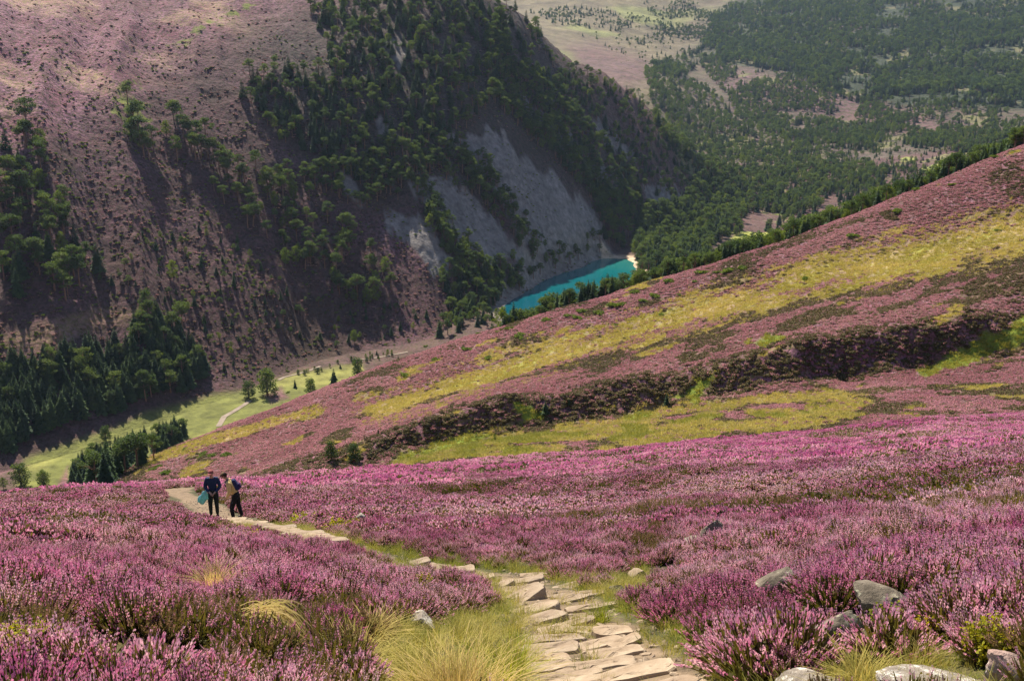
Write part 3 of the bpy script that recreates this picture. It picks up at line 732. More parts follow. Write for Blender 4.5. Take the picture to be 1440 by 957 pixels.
def slab_mesh(L, D, T, seed):
    rnd = random.Random(seed); bm = bmesh.new(); n = 22; rings = []
    so_ = rnd.random()*50
    def rad(a, k):
        c, s = math.cos(a), math.sin(a); e = 9.
        q = (abs(c)**e+abs(s)**e)**(-1/e)*(1+.10*mnoise.noise(Vector((c*1.6+so_, s*1.6, k*.1))))
        return c*q*L/2*(1+.05*math.sin(so_+s*2)), s*q*D/2*(1+.22*mnoise.noise(Vector((c*2.+so_, 3, 1))))
    levels = [(1.0, -.35), (1.02, 0), (1.0, T*.8), (.965, T), (.6, T*1.03), (.25, T*1.04)]
    for k, (sca, z) in enumerate(levels):
        ring = []
        for j in range(n):
            a = 6.2832*j/n; x, y = rad(a, k)
            zz = z + (.018*mnoise.noise(Vector((x*4+so_, y*6, k))) if z > 0 else 0) + (.05*x/L*math.sin(so_) if z > 0 else 0)
            ring.append(bm.verts.new((x*sca+.01*mnoise.noise(Vector((x*9, y*9, z*20+so_))), y*sca+.012*mnoise.noise(Vector((y*11, x*9, z*20+so_))), zz)))
        rings.append(ring)
    for a, b in zip(rings[:-1], rings[1:]):
        for j in range(n): bm.faces.new((a[j], a[(j+1) % n], b[(j+1) % n], b[j]))
    bm.faces.new(rings[-1]); bmesh.ops.recalc_face_normals(bm, faces=bm.faces)
    me = bpy.data.meshes.new('paving_stone'); bm.to_mesh(me); bm.free(); me.materials.append(STONE)
    return me
def px_m(p): return math.dist((0, 0, 0), p)/F          # metres per picture pixel there
SLABS = [ # px, py, width px, depth m, tilt of the long axis, label
 (905,985,180,.42,6,'widest front slab of the footpath, running off the bottom edge'),
 (866,956,168,.30,7,'very long pale slab crossing the path just above the bottom edge'),
 (775,942,70,.26,5,'short slab beside the big straw grass tuft at the bottom of the path'),
 (838,938,120,.24,8,'long narrow slab, second step up from the bottom edge'),
 (868,921,80,.26,10,'straight-edged slab rising to the right, third step from the bottom'),
 (775,917,78,.26,3,'rounded slab at the left of the third step from the bottom'),
 (838,907,72,.25,4,'flat pale slab in the middle of the fourth step'),
 (782,901,76,.28,4,'broad worn slab left of centre on the fourth step'),
 (862,891,54,.25,6,'pitted slab against the right heather bank'),
 (815,887,54,.26,2,'blocky slab in mid-path above the pitted slab'),
 (780,888,48,.22,8,'thin slab edge showing through soil at mid-path'),
 (760,873,70,.30,14,'wedge slab with a dark shaded end pointing right'),
 (835,868,44,.16,8,'small narrow slab beside a green tuft at the right'),
 (747,858,78,.26,8,'rounded humped slab on the left edge of the path'),
 (832,856,74,.20,7,'double-layered slab at the right, below the arched one'),
 (790,845,84,.22,12,'long curving slab crossing mid-path'),
 (815,837,80,.24,6,'arched slab with grass growing under it'),
 (740,841,58,.24,20,'tilted plank-like slab rising to the right'),
 (806,822,64,.26,10,'dark-fronted slab at the upper right of the near steps'),
 (735,829,56,.26,8,'pale slab broken by a tuft, upper left of the near steps'),
 (742,816,44,.26,2,'flat pale slab near the top of the near steps'),
 (708,820,28,.22,12,'small tilted slab at the upper left corner of the near steps'),
 (750,808,40,.22,6,'topmost slab of the near steps, beside dark heather'),
 (590,793,28,.35,4,'left-hand slab of the far bend, behind the front heather'),
 (618,797,30,.35,-4,'rounded slab in the middle of the far bend'),
 (645,802,44,.40,6,'broad slab at the right of the far bend'),
 (606,804,30,.35,4,'low slab nearest the camera on the far bend'),
 (905,947,70,.24,8,'slab end meeting the heather at the lower right'),
 (795,956,110,.22,5,'thin slab left of centre along the bottom edge'),
 (812,878,46,.18,6,'sliver of slab between the wedge slab and the pitted slab'),
 (724,838,34,.2,10,'little slab at the left rim of the upper steps'),
 (880,905,44,.2,12,'short slab tucked under the right heather bush'),
 (770,930,60,.2,4,'flat slab beside the blond tussock, third step'),
 (945,968,90,.25,9,'pale slab disappearing under heather in the lower right of the path'),
 (682,812,26,.3,3,'slab partly buried between the bend and the near steps'),
]
for i, (px, py, wpx, D, tl, lab) in enumerate(SLABS):
    p = at(px, py)[0]
    L = wpx*px_m(p); me = slab_mesh(L, D*.92, .04, i)
    link('paving_stone', me, loc=(p[0], p[1], p[2]-.01+.012*(i % 3)), rot=(-R(12+(i*37 % 5)), -R(2+i % 3), R(tl*2.2)), label=lab, cat='paving stone', group='stone slabs of the footpath')
FAR = [(448,763),(436,759),(424,757),(412,754),(400,750),(388,748),(376,745),(364,742),(352,739),(340,736),(328,732),(455,767)]
for i, (px, py) in enumerate(FAR):
    p = at(px, py)[0]; me = slab_mesh(.7+.15*(i % 3), .30, .09, 60+i)
    link('paving_stone', me, loc=(p[0], p[1], p[2]), rot=(-R(9), 0, R(-14+9*(i % 3))), label='thin pale step in the flight leading down to the walkers', cat='paving stone', group='steps below the walkers')
# gravel on the path
def rock_mesh(sx, sy, sz, seed, mat, sub=4, rough=.28, ang=1.):
    bm = bmesh.new(); bmesh.ops.create_icosphere(bm, subdivisions=sub, radius=1)
    off = Vector((seed*7.3, seed*3.1, seed*1.7))
    for v in bm.verts:
        d = v.co.normalized(); q = 1+rough*mnoise.noise(d*1.1+off)+rough*.5*mnoise.noise(d*2.6+off)+rough*.18*mnoise.noise(d*7+off)
        m_ = max(abs(d.x), abs(d.y), abs(d.z)); q *= (1/m_)**(.55*ang)*.86
        w_ = d*q
        if sub > 2:                                   # broken faces: cut the lump with a few tilted planes
            for kk in range(9):
                nn = Vector((math.sin(kk*2.4+seed), math.cos(kk*2.4+seed*1.3), math.sin(kk*1.7+seed*.7)*.9)).normalized(); dd = .62+.16*math.sin(kk*3.1+seed)
                ex = w_.dot(nn)-dd
                if ex > 0: w_ = w_-nn*ex*.88
            w_ = w_*(1+.035*mnoise.noise(d*9+off)+.02*mnoise.noise(d*19+off))
        v.co = Vector((w_.x*sx*1.25, w_.y*sy*1.25, w_.z*sz*1.25))
    me = bpy.data.meshes.new('boulder'); bm.to_mesh(me); bm.free(); me.materials.append(mat)
    me.polygons.foreach_set('use_smooth', np.ones(len(me.polygons), bool))
    me.set_sharp_from_angle(angle=R(24)); return me
proto_coll('pebble', [rock_mesh(.03, .022, .014, 90+i, STONE, 1) for i in range(4)])
x, y, r, a = ring_pts(4, 45, 30.); k = (path_sd(x, y) > -.1); x, y = x[k], y[k]
scatter('gravel', 'pebble', np.stack([x, y, height(x, y)], 1), rng.uniform(.4, 1.6, len(x)), .5, 'small loose stones and grit between the path slabs', tilt=.4)
BOULD = [ # px,py,w,h,depth factor, mat, rotz, tilt, lift, label
 (1000,764,34,36,1., GREY, .3, .35, .34, 'upright grey lichened rock standing out of the heather'),
 (985,772,44,14,1., GREY, .1, .0, .22, 'low flat grey rock leaning against the upright rock'),
 (1090,848,50,22,1., GREY, .5, -.3, .24, 'slanting grey stone slab tip poking out of the heather'),
 (1238,850,76,30,.9, GREY, .35, .18, .10, 'largest grey boulder half sunk in heather with a dark shaded right side'),
 (1165,902,78,36,.8, GREY, .75, -.45, .12, 'long slanted grey boulder below the largest one'),
 (1140,968,78,26,1., WHITE, .1, 0, .06, 'white lichened rock at the bottom edge, left of the big white one'),
 (1322,970,128,26,.9, WHITE, .1, 0, .03, 'broad white lichened rock at the bottom edge'),
 (1417,962,48,34,1., PINKR, 0, 0, .10, 'rounded pinkish stone in the bottom right corner'),
 (591,882,38,24,1.1, WHITE, .2, 0, .09, 'small pale block of rock left of the path'),
 (862,800,18,10,1., STONE, .4, 0, .1, 'small tan stone in the grass right of the steps'),
 (896,808,26,10,1., STONE, .8, 0, .12, 'narrow tan stone among grass beside the right heather bush'),
 (866,829,20,12,1., GREY, .2, 0, .05, 'small grey stone at the right end of the steps'),
 (508,741,12,6,1., WHITE, .1, 0, .3, 'tiny pale stone in the heather beyond the far steps')]
for i, (px, py, wp, hp, df, mt_, rz, tl, lift, lab) in enumerate(BOULD):
    p = at(px, py+hp*.3)[0]; s = px_m(p)
    me = rock_mesh(wp*s*.5, wp*s*.42*df, hp*s*.55, 10+i, mt_)
    link('boulder', me, loc=(p[0], p[1], p[2]+lift), rot=(0, tl, rz), label=lab, cat='boulder')

# ------------------------------------------------------------------ foreground tufts and shrubs
def tuft(px, py, wpx, h, nm, lab, cat, mats, n=420, curve=.8, tint=(0, 1), w=.0035, lift=0.):
    p = at(px, py)[0]; mb = grass(n, wpx*px_m(p)*.30, h, w, 0, curve, *tint, seg=5)
    return link(nm, mb.mesh(nm, mats), loc=(p[0], p[1], p[2]+lift), label=lab, cat=cat)
STRAW1 = tinted('blond grass', (.22,.24,.035), (.46,.38,.10), (.62,.46,.20), .4)
tuft(645,992,180,.40,'grass_tussock','large blond-tipped grass tussock spilling over the bottom edge beside the path','grass tussock',[STRAW1],900,.9)
tuft(590,962,110,.34,'grass_tussock','yellow-green tussock against the left flank of the big blond one','grass tussock',[STRAW1],400,.9,(0,.5))
tuft(715,960,70,.34,'grass_tussock','low green tussock between the blond tussock and the slabs','grass tussock',[GREENB],260,.9,(0,.6))
tuft(520,905,60,.26,'grass_tussock','dry straw tussock under the heather, left of the blond tussock','grass tussock',[STRAW1],300,1.3,(.3,1))
tuft(845,873,36,.22,'grass_tussock','small green tussock growing among the slabs at the right','grass tussock',[GREENB],220,.7,(0,.5))
tuft(500,945,80,.35,'grass_tussock','green-brown tussock at the foot of the left heather bank','grass tussock',[STRAW1],260,1.0,(0,.4))
tuft(1215,962,80,.24,'grass_tussock','straw tussock between the two white rocks at the bottom edge','grass tussock',[STRAW1],300,.9,(0,.7))
tuft(300,838,60,.34,'grass_tussock','pale whitish-green tussock in the heather in front of the walkers','grass tussock',[STRAW1],260,.7,(.6,1),lift=.15)
# the bent-over sheaf
p = at(400,915)[0]; mb = MB()
for i in range(75):
    o = np.array((random.gauss(-.22, .06), random.gauss(0, .05), .20)); L = random.uniform(.3, .62); hh = random.uniform(.03, .16); yy = random.gauss(0, .05); s = np.array((0, .0035, .002)); v = random.uniform(.2, 1)
    pts = [o+np.array((L*t, yy*t*3-.16*t*t, hh*math.sin(2.4*t+.35)-.30*t*t*t)) for t in np.linspace(0, 1, 8)]
    for k in range(7): mb.quad(pts[k]-s, pts[k]+s, pts[k+1]+s*.8, pts[k+1]-s*.8, 0, v)
link('grass_sheaf', mb.mesh('grass_sheaf', [STRAW1]), loc=(p[0], p[1], p[2]+.05), rot=(0, 0, -.15), label='bent-over sheaf of straw grass lying across the left heather bank', cat='grass sheaf')
def leafy(px, py, wpx, h, lab, nm='bilberry_bush', mat=None, n=900, leaf=.014, lift=0., cat='bilberry bush', group=None, asp=1.):
    p = at(px, py)[0]; rad = wpx*px_m(p)*.5
    st = MB(); lf = MB()
    for i in range(max(8, n//28)):
        a = random.random()*6.283; q = math.sqrt(random.random()); b = np.array((rad*.3*q*math.cos(a), rad*.3*q*math.sin(a), -.03)); t = np.array((rad*q*math.cos(a), rad*q*math.sin(a), h*(1-.4*q*q)*random.uniform(.7, 1.1)))
        st.tube([b, (b+t)/2+rv(rad*.04), t], [leaf*.25, leaf*.2, leaf*.1], 4)
        for k in range(28): leafquad(lf, b+(t-b)*random.uniform(.35, 1.02)+rv(rad*.07), leaf*random.uniform(.8, 1.4), 0, min(1, max(0, random.gauss(.5, .25))), .2, 1.5*asp)
    e = link(nm, None, loc=(p[0], p[1], p[2]+lift), label=lab, cat=cat, group=group)
    link('stem', st.mesh('stem', [TWIG]), e); link('foliage', lf.mesh('foliage', [mat or GREENB]), e)
    return e
YEL = tinted('yellow leaf', (.10,.14,.012), (.30,.29,.02), (.52,.42,.03), .45, tw=(1.3,1.2,.5))
leafy(1385,938,70,.34,'bright yellow-green bilberry bush between white rocks, bottom right',mat=YEL,n=1500)
leafy(1300,915,44,.28,'small yellow-leaved sprig just left of the bright bilberry bush',mat=YEL,n=380)
leafy(1245,905,60,.30,'green bilberry shoots below the largest boulder',mat=GREENB,n=700)
leafy(1190,925,40,.26,'thin green shoots beside the slanted boulder',mat=GREENB,n=300)
leafy(40,955,110,.30,'yellow-green bilberry patch in the bottom left corner',mat=YEL,n=1500,lift=.08)
leafy(596,842,36,.26,'yellow-tipped sprig inside the heather bush left of the steps',mat=YEL,n=420,lift=.1)
leafy(318,772,40,.30,'round bright yellow bush just in front of the walkers',mat=YEL,n=700,leaf=.03,lift=.12)
leafy(355,772,52,.26,'lower olive-yellow bush right of the round yellow one',mat=YEL,n=500,leaf=.03,lift=.05)
leafy(478,752,48,.36,'yellow-green bush beside the end of the far steps',mat=YEL,n=700,leaf=.035,lift=.05)
leafy(505,748,30,.30,'small yellow bush right of the one by the far steps',mat=YEL,n=400,leaf=.035,lift=.05)
leafy(430,742,60,.22,'low green bush on the upper verge of the far steps',mat=GREENB,n=500,leaf=.035)

# ------------------------------------------------------------------ trees
BARK = simple_mat('pine bark', (.16,.09,.055), .9, scale=1.5, c2=(.24,.14,.09))
BARKG = simple_mat('grey bark', (.12,.10,.085), .9, scale=1.5)
PINE = tinted('pine needles', (.025,.045,.018), (.055,.088,.026), (.13,.165,.035), .36, tw=(1.5,1.6,.7))
SPRUCE = tinted('spruce needles', (.016,.034,.017), (.032,.062,.023), (.075,.115,.03), .28, tw=(1.4,1.6,.7))
BROAD = tinted('birch leaves', (.04,.07,.018), (.085,.125,.024), (.17,.21,.035), .4, tw=(1.4,1.4,.6))
def clump(mb, c, rx, rz, n, size, flat=.35, v0=.5):
    for _ in range(n):
        d = rv(); d /= np.linalg.norm(d); q = random.random()**.4
        p = c+d*np.array((rx, rx, rz))*q
        leafquad(mb, p, size*random.uniform(.6, 1.3), 0, min(1, max(0, v0+.22*d[2]*0+random.gauss(0, .2))), flat)
def pine(seed):
    random.seed(seed); tr = MB(); cr = MB(); bend = rv(.25)
    bend[2] = 0; H = 10.
    tr.tube([(0,0,-.4),(bend[0]*.4,bend[1]*.4,2.2),(bend[0],bend[1],5.2),(bend[0]*1.4,bend[1]*1.4,8.2)], [.34,.25,.18,.07], 7)
    n = random.randint(9, 13)
    for i in range(n):
        a = i*2.4+random.random(); f = random.random(); zc = 5.2+3.9*f; q = random.uniform(.8, 3.1)*(1-.45*max(0, f-.45)/.55)
        c = np.array((bend[0]+q*math.cos(a), bend[1]+q*math.sin(a), zc))
        tr.tube([(bend[0], bend[1], zc-1.3), tuple((np.array((bend[0], bend[1], zc-1.1))+c)/2), tuple(c-np.array((0, 0, .3)))], [.09,.06,.03], 5)
        clump(cr, c, random.uniform(1.1, 1.7), random.uniform(.55, .85), 110, .40)
    clump(cr, np.array((bend[0]*1.4, bend[1]*1.4, 9.1)), 1.9, .8, 170, .40)
    return tr, cr
def spruce(seed, wide=1.):
    random.seed(seed); tr = MB(); cr = MB(); H = 10.
    tr.tube([(0,0,-.3),(0,0,4),(0,0,9.6)], [.24,.15,.03], 6)
    lv = 17
    for i in range(lv):
        f = i/(lv-1); z = .7+8.9*f; rad = (2.5*(1-f)**.8+.15)*wide*random.uniform(.85, 1.15); nb = 9 if f < .6 else 6
        for j in range(nb):
            a = j*6.283/nb+i*.8+random.random()*.5; L = rad*random.uniform(.75, 1.15); d = np.array((math.cos(a), math.sin(a), 0)); s = np.array((-d[1], d[0], 0))
            p0 = np.array((0, 0, z+.15)); p1 = d*L*.55+np.array((0, 0, z+.02)); p2 = d*L+np.array((0, 0, z-.22*L)); w = .30*L+.14
            v = min(1, max(0, random.gauss(.45, .2)))
            cr.quad(p0-s*.05, p0+s*.05, p1+s*w, p1-s*w, 0, v); cr.quad(p1-s*w, p1+s*w, p2+s*w*.35, p2-s*w*.35, 0, v)
            for _ in range(2): leafquad(cr, d*L*random.uniform(.4, 1.05)+np.array((0, 0, z-.1*L))+rv(.1), .42*(1-.4*f), 0, random.random(), .0)
    cr.quad(np.array((-.07,0,9.3)), np.array((.07,0,9.3)), np.array((.02,0,10.1)), np.array((-.02,0,10.1)), 0, .6)
    return tr, cr
def bushy(seed):
    random.seed(seed); tr = MB(); cr = MB()
    tr.tube([(0,0,-.3),(.1,0,2.5),(.1,.1,6),(.1,.1,8.6)], [.35,.26,.15,.05], 6)
    for i in range(24):
        a = i*2.4+random.random(); f = i/23; zc = 1.3+7.3*f; q = random.uniform(1.3, 2.9)*math.sqrt(max(.05, math.sin(math.pi*min(1, .22+.70*f))))*(1-.25*f)
        c = np.array((q*math.cos(a), q*math.sin(a), zc)); tr.tube([(0, 0, max(.6, zc-.9)), tuple(c)], [.08, .02], 4)
        clump(cr, c, random.uniform(1.2, 1.7), random.uniform(.9, 1.2), 80, .42, .1, .45+.1*random.random())
    return tr, cr
def birch(seed):
    random.seed(seed); tr = MB(); cr = MB()
    tr.tube([(0,0,-.3),(.1,0,2.5),(.2,.1,5.5),(.2,.1,8.3)], [.22,.16,.11,.04], 6)
    for i in range(16):
        a = i*2.4; f = i/15; zc = 2.1+6.6*f; q = random.uniform(.8, 2.4)*math.sin(math.pi*min(1, .18+.75*f))*1.15
        c = np.array((.2+q*math.cos(a), .1+q*math.sin(a), zc)); tr.tube([(.1, 0, zc-.9), tuple(c)], [.06, .02], 4)
        clump(cr, c, random.uniform(1., 1.5), random.uniform(.8, 1.1), 80, .38, 0., .5+.1*random.random())
    return tr, cr
KIND = {}
for kind, fn, mats, n in (('pine', pine, (BARK, PINE), 5), ('spruce', spruce, (BARKG, SPRUCE), 4), ('birch', birch, (BARKG, BROAD), 4), ('fullpine', bushy, (BARK, PINE), 3)):
    L_ = []
    full = []
    for i in range(n):
        tr, cr = fn(100*len(kind)+i)
        L_.append((tr.mesh('trunk', [mats[0]], True), cr.mesh('crown', [mats[1]])))
        mb = MB(); mb.v = cr.v+tr.v; mb.f = cr.f+[tuple(q+len(cr.v) for q in f) for f in tr.f]; mb.m = [0]*len(cr.f)+[1]*len(tr.f); mb.c = cr.c+tr.c
        full.append(mb.mesh(kind+'_forest', [mats[1], mats[0]]))
    KIND[kind] = L_; proto_coll(kind+'_forest', full)
random.seed(11)
SITES = []     # kind, (x,y,z), height m, label, group, px height
NAMES = {'pine': ('pine_tree', 'pine tree'), 'spruce': ('spruce_tree', 'spruce tree'), 'birch': ('birch_tree', 'birch tree'), 'fullpine': ('pine_tree', 'pine tree')}
def add_site(kind, p, h, lab, grp): SITES.append((kind, tuple(map(float, p)), h, lab, grp, h/px_m(p)))
def region(poly, n, mixk, h0, h1, lab, grp, mind=3., rmin=200., dens=None):
    xs = [q[0] for q in poly]; ys = [q[1] for q in poly]
    X = rng.uniform(min(xs), max(xs), n*14); Y = rng.uniform(min(ys), max(ys), n*14); k = in_poly(X, Y, poly)
    if dens is not None: k &= dens(X, Y) > rng.random(len(X))
    X, Y = X[k], Y[k]; px_, py_ = [], []; cell = {}
    for a, b in zip(X, Y):
        key = (int(a/mind), int(b/(mind*.8)))
        if key in cell: continue
        cell[key] = 1; px_.append(a); py_.append(b)
        if len(px_) >= n: break
    if not px_: return
    pts = at(px_, py_, rmin)
    ks, ws = zip(*mixk.items()); 
    for q in pts:
        if np.isnan(q[0]): continue
        if poly_sd(q[0], q[1], LOCH) > -5: continue
        kd = random.choices(ks, ws)[0]; hs = {'pine': 1., 'spruce': 1.05, 'birch': .85, 'fullpine': .8}[kd]
        add_site(kd, q, random.uniform(h0, h1)*hs, lab[kd] if isinstance(lab, dict) else lab, grp)
def one(px, py, kind, h, lab, rmin=200., grp=None, rmax=1e9):
    q = at(px, py, rmin)[0]
    if not np.isnan(q[0]): add_site(kind, q, h, lab, grp)
def sum_scree(X, Y):
    k = np.zeros(len(X), bool)
    for P_ in SCREE: k |= in_poly(X, Y, P_)
    return k
LP = {'pine': 'dark pine standing in the crowded stand low on the left mountainside', 'spruce': 'dark conifer packed in the plantation at the foot of the left mountainside', 'birch': 'paler tree inside the plantation at the foot of the left mountainside'}
def L3(where):
    return {'pine': 'round-crowned pine '+where, 'fullpine': 'full-crowned dark pine '+where, 'spruce': 'pointed dark conifer '+where, 'birch': 'light green broadleaved tree '+where}
region([(0,520),(60,520),(120,500),(150,490),(190,470),(215,462),(250,470),(280,500),(292,520),(285,538),(255,552),(200,566),(150,580),(100,598),(50,612),(0,650)], 230, {'spruce': 8, 'pine': 1}, 13, 18, LP, 'plantation trees at the mountain foot', 8)
region([(100,685),(106,660),(150,640),(200,622),(240,606),(258,604),(262,618),(225,640),(180,664),(150,685)], 110, {'spruce': 6, 'pine': 1}, 8, 12, L3('in the narrow strip of trees across the green valley floor'), 'strip of trees on the valley floor', 5)
region([(0,200),(60,190),(70,240),(90,300),(110,340),(140,380),(110,420),(110,455),(60,420),(0,440)], 60, {'pine': 5, 'spruce': 1, 'birch': .6}, 13, 22, L3('in the scattered stand on the far left of the mountainside'), 'trees at the far left of the mountainside', 13)
region([(165,165),(205,170),(240,160),(290,180),(320,225),(320,260),(250,230),(215,215),(180,215)], 24, {'pine': 8, 'birch': 1}, 15, 23, L3('in the cluster beside the yellow-green patch high on the left slope'), 'cluster on the upper left slope', 13)
region([(340,110),(400,95),(470,100),(430,10),(480,-10),(700,-10),(770,60),(720,130),(650,200),(560,200),(530,250),(500,260),(440,215),(390,195),(340,150)], 620, {'spruce': 5, 'pine': 4, 'birch': .5}, 11, 16, L3('on the dark shaded crag at the top centre'), 'woods on the shaded crag', 7)
region([(720,90),(790,130),(880,230),(905,290),(880,350),(850,345),(840,300),(790,240),(740,200),(690,150),(680,60),(705,20)], 520, {'pine': 5, 'birch': 2, 'spruce': 1}, 11, 18, L3('scattered down the right flank of the mountain above the loch'), 'trees down the right flank', 7, dens=lambda X, Y: .25+.75*(fbm(X/22, Y/30, 2, 80) > -.05))
region([(500,240),(560,210),(650,200),(690,290),(640,300),(570,270),(560,290),(500,300),(400,240)], 130, {'pine': 7, 'birch': 1}, 10, 17, L3('between the upper grey scree runs'), 'trees between the upper screes', 9, dens=lambda X, Y: 1.*(~sum_scree(X, Y)))
region([(590,290),(620,310),(660,360),(720,375),(740,385),(700,440),(660,460),(625,440),(615,395),(640,385),(605,330)], 120, {'spruce': 3, 'pine': 3, 'birch': 2}, 10, 17, L3('in the belt running down to the left end of the loch'), 'belt of trees to the left end of the loch', 8)
region([(765,75),(800,85),(850,110),(900,140),(960,215),(1000,240),(960,290),(905,270),(860,210),(800,140)], 330, {'pine': 3, 'spruce': 2, 'birch': 1}, 7, 14, L3('thinly scattered over the brown end of the mountain'), 'trees on the brown end of the mountain', 6, 500)
region([(640,228),(662,214),(700,262),(770,350),(742,368),(690,300)], 60, {'pine': 4, 'birch': 2}, 8, 13, L3('in the line of trees dividing the grey screes'), 'line of trees dividing the screes', 6, 500)
region([(560,240),(590,248),(640,310),(690,380),(655,388),(600,310)], 60, {'pine': 4, 'birch': 2}, 8, 13, L3('in the line of trees dividing the grey screes'), 'line of trees dividing the screes', 6, 500)
region([(790,205),(812,200),(850,262),(890,325),(862,332),(830,280)], 70, {'pine': 4, 'birch': 2}, 8, 13, L3('in the line of trees dividing the grey screes'), 'line of trees dividing the screes', 6, 500)
region([(612,478),(630,450),(660,440),(700,450),(690,470),(650,476)], 34, {'pine': 3, 'spruce': 2, 'birch': 3}, 8, 13, L3('at the left end of the loch behind the spur'), 'trees behind the spur at the left end of the loch', 6, 440)
region([(735,345),(790,350),(830,330),(850,345),(820,365),(780,385),(740,405),(700,425),(690,400)], 60, {'pine': 4, 'birch': 4}, 9, 14, L3('on the steep shore left of the loch'), 'trees on the steep loch shore', 9)
region([(650,210),(690,240),(740,310),(745,345),(700,310),(665,260)], 45, {'pine': 4, 'birch': 1}, 8, 13, L3('in the strip of trees dividing the grey screes'), 'strip dividing the screes', 7)
region([(320,230),(400,250),(450,300),(500,340),(560,400),(540,440),(490,430),(450,380),(400,380),(360,330),(310,290)], 80, {'pine': 6, 'birch': 2}, 11, 19, L3('on the dark middle slope left of the screes'), 'trees on the dark middle slope', 14)
region([(100,380),(300,300),(400,400),(560,430),(620,440),(600,470),(450,500),(310,520),(280,440),(200,420)], 150, {'birch': 2, 'pine': 2, 'spruce': 2}, 3.5, 8, L3('standing small and alone on the brown heather slope'), 'small lone trees on the heather slope', 14)
region([(905,95),(960,100),(1010,140),(1040,170),(1100,190),(1190,230),(1250,240),(1240,262),(1160,275),(1150,300),(1050,300),(1040,330),(1000,345),(1000,375),(960,385),(900,395),(890,350),(905,300),(960,290),(985,240),(930,200),(915,150)], 1900, {'pine': 4, 'birch': 4, 'spruce': 3, 'fullpine': 4}, 13, 21, L3('in the mixed wood filling the valley beyond the loch'), 'mixed wood beyond the loch', 5, 700, dens=lambda X, Y: .45+.55*(fbm(X/30, Y/18, 3, 81) > -.1))
region([(1130,200),(1260,190),(1440,200),(1440,250),(1200,290),(1130,260)], 800, {'pine': 3, 'birch': 3, 'spruce': 3}, 6, 11, L3('thinly spread over the heath beyond the spur'), 'thin woodland on the far heath', 4, 700, dens=lambda X, Y: .15+.5*(fbm(X/35, Y/14, 3, 82) > .05))
region([(915,95),(990,60),(1000,20),(1060,-15),(1620,-15),(1620,170),(1340,150),(1270,150),(1200,140),(1110,108),(1040,92),(980,90),(960,110),(920,108)], 10000, {'spruce': 5, 'pine': 5, 'birch': 1.5}, 12, 24, L3('in the great forest of the far hills'), 'great forest of the far hills', 2.6, dens=lambda X, Y: np.clip(.45+2.*(fbm(X/50, Y/12, 3, 83)+.18), 0.02, 1))
region([(985,92),(1110,108),(1200,140),(1270,150),(1340,150),(1620,170),(1620,215),(1250,215),(1130,205),(1040,165)], 3200, {'pine': 4, 'spruce': 3, 'birch': 3}, 10, 17, L3('half covering the dark pink heath between the woods'), 'open wood between the forests', 2.7, 900, dens=lambda X, Y: np.clip(.5+1.8*fbm(X/35, Y/12, 3, 87), 0, 1))
region([(1160,270),(1260,235),(1340,225),(1440,195),(1440,240),(1250,290),(1150,330),(1050,345),(1110,300)], 300, {'pine': 3, 'spruce': 3, 'birch': 2}, 10, 16, L3('on the valley floor behind the crest of the spur'), 'trees behind the spur', 5, 700, dens=lambda X, Y: .35+.6*(fbm(X/25, Y/14, 3, 88) > 0))
region([(745,15),(790,8),(850,10),(930,30),(950,55),(900,60),(850,40),(780,40)], 260, {'pine': 4, 'spruce': 3}, 11, 15, L3('in the thin wood on the pale moor at the top'), 'thin wood on the pale moor', 3.2, dens=lambda X, Y: np.clip(.5+2*fbm(X/30, Y/9, 3, 84), .0, 1))
region([(800,40),(960,50),(1000,80),(930,100),(900,90)], 70, {'pine': 4, 'spruce': 3}, 8, 12, L3('dotted over the pale moor at the top'), 'trees dotted on the pale moor', 5)
region([(900,0),(1060,0),(1000,60),(940,50)], 500, {'pine': 4, 'spruce': 3}, 11, 15, L3('in the wood at the top edge above the pale moor'), 'wood at the top edge', 2.8, dens=lambda X, Y: np.clip(.35+2*fbm(X/40, Y/9, 3, 85), 0, 1))
# trees peeping over the crest of the spur
n = 520
for i in range(n):
    px = 690+750*random.random()**.9; a = float(az_of(px, 470-(px-690)*.33)); rc = float(feat(10, a))
    d = random.uniform(8, 60); r = rc+d; x, y = r*math.sin(a), r*math.cos(a); z = float(height(np.array([x]), np.array([y]))[0])
    kd = random.choices(['spruce', 'pine', 'birch'], [5, 4, 1])[0]; zl = r*float(np.interp(a, AZ, FZ[10]))/rc; hh = zl-z+random.uniform(8, 34 if px < 960 else 28)*r/F
    if hh > 19 or hh < 1.5: continue
    add_site(kd, (x, y, z), hh, L3('in the dark row peeping over the crest of the spur')[kd], 'trees peeping over the spur crest')
for (px, r_off, h, kd) in [(625,40,7,'pine'),(640,36,6,'spruce'),(655,40,7,'spruce'),(668,30,6,'birch'),(560,30,7,'spruce'),(545,34,5,'spruce'),(583,28,5,'spruce'),(530,30,5,'spruce'),(519,30,4.5,'spruce')]:
    a = float(az_of(px, 490)); r = float(feat(10, a))+r_off; x, y = r*math.sin(a), r*math.cos(a)
    add_site(kd, (x, y, float(height(np.array([x]), np.array([y]))[0])), h+2, L3('in the short row behind the spur above the pale track')[kd], 'short row behind the spur')
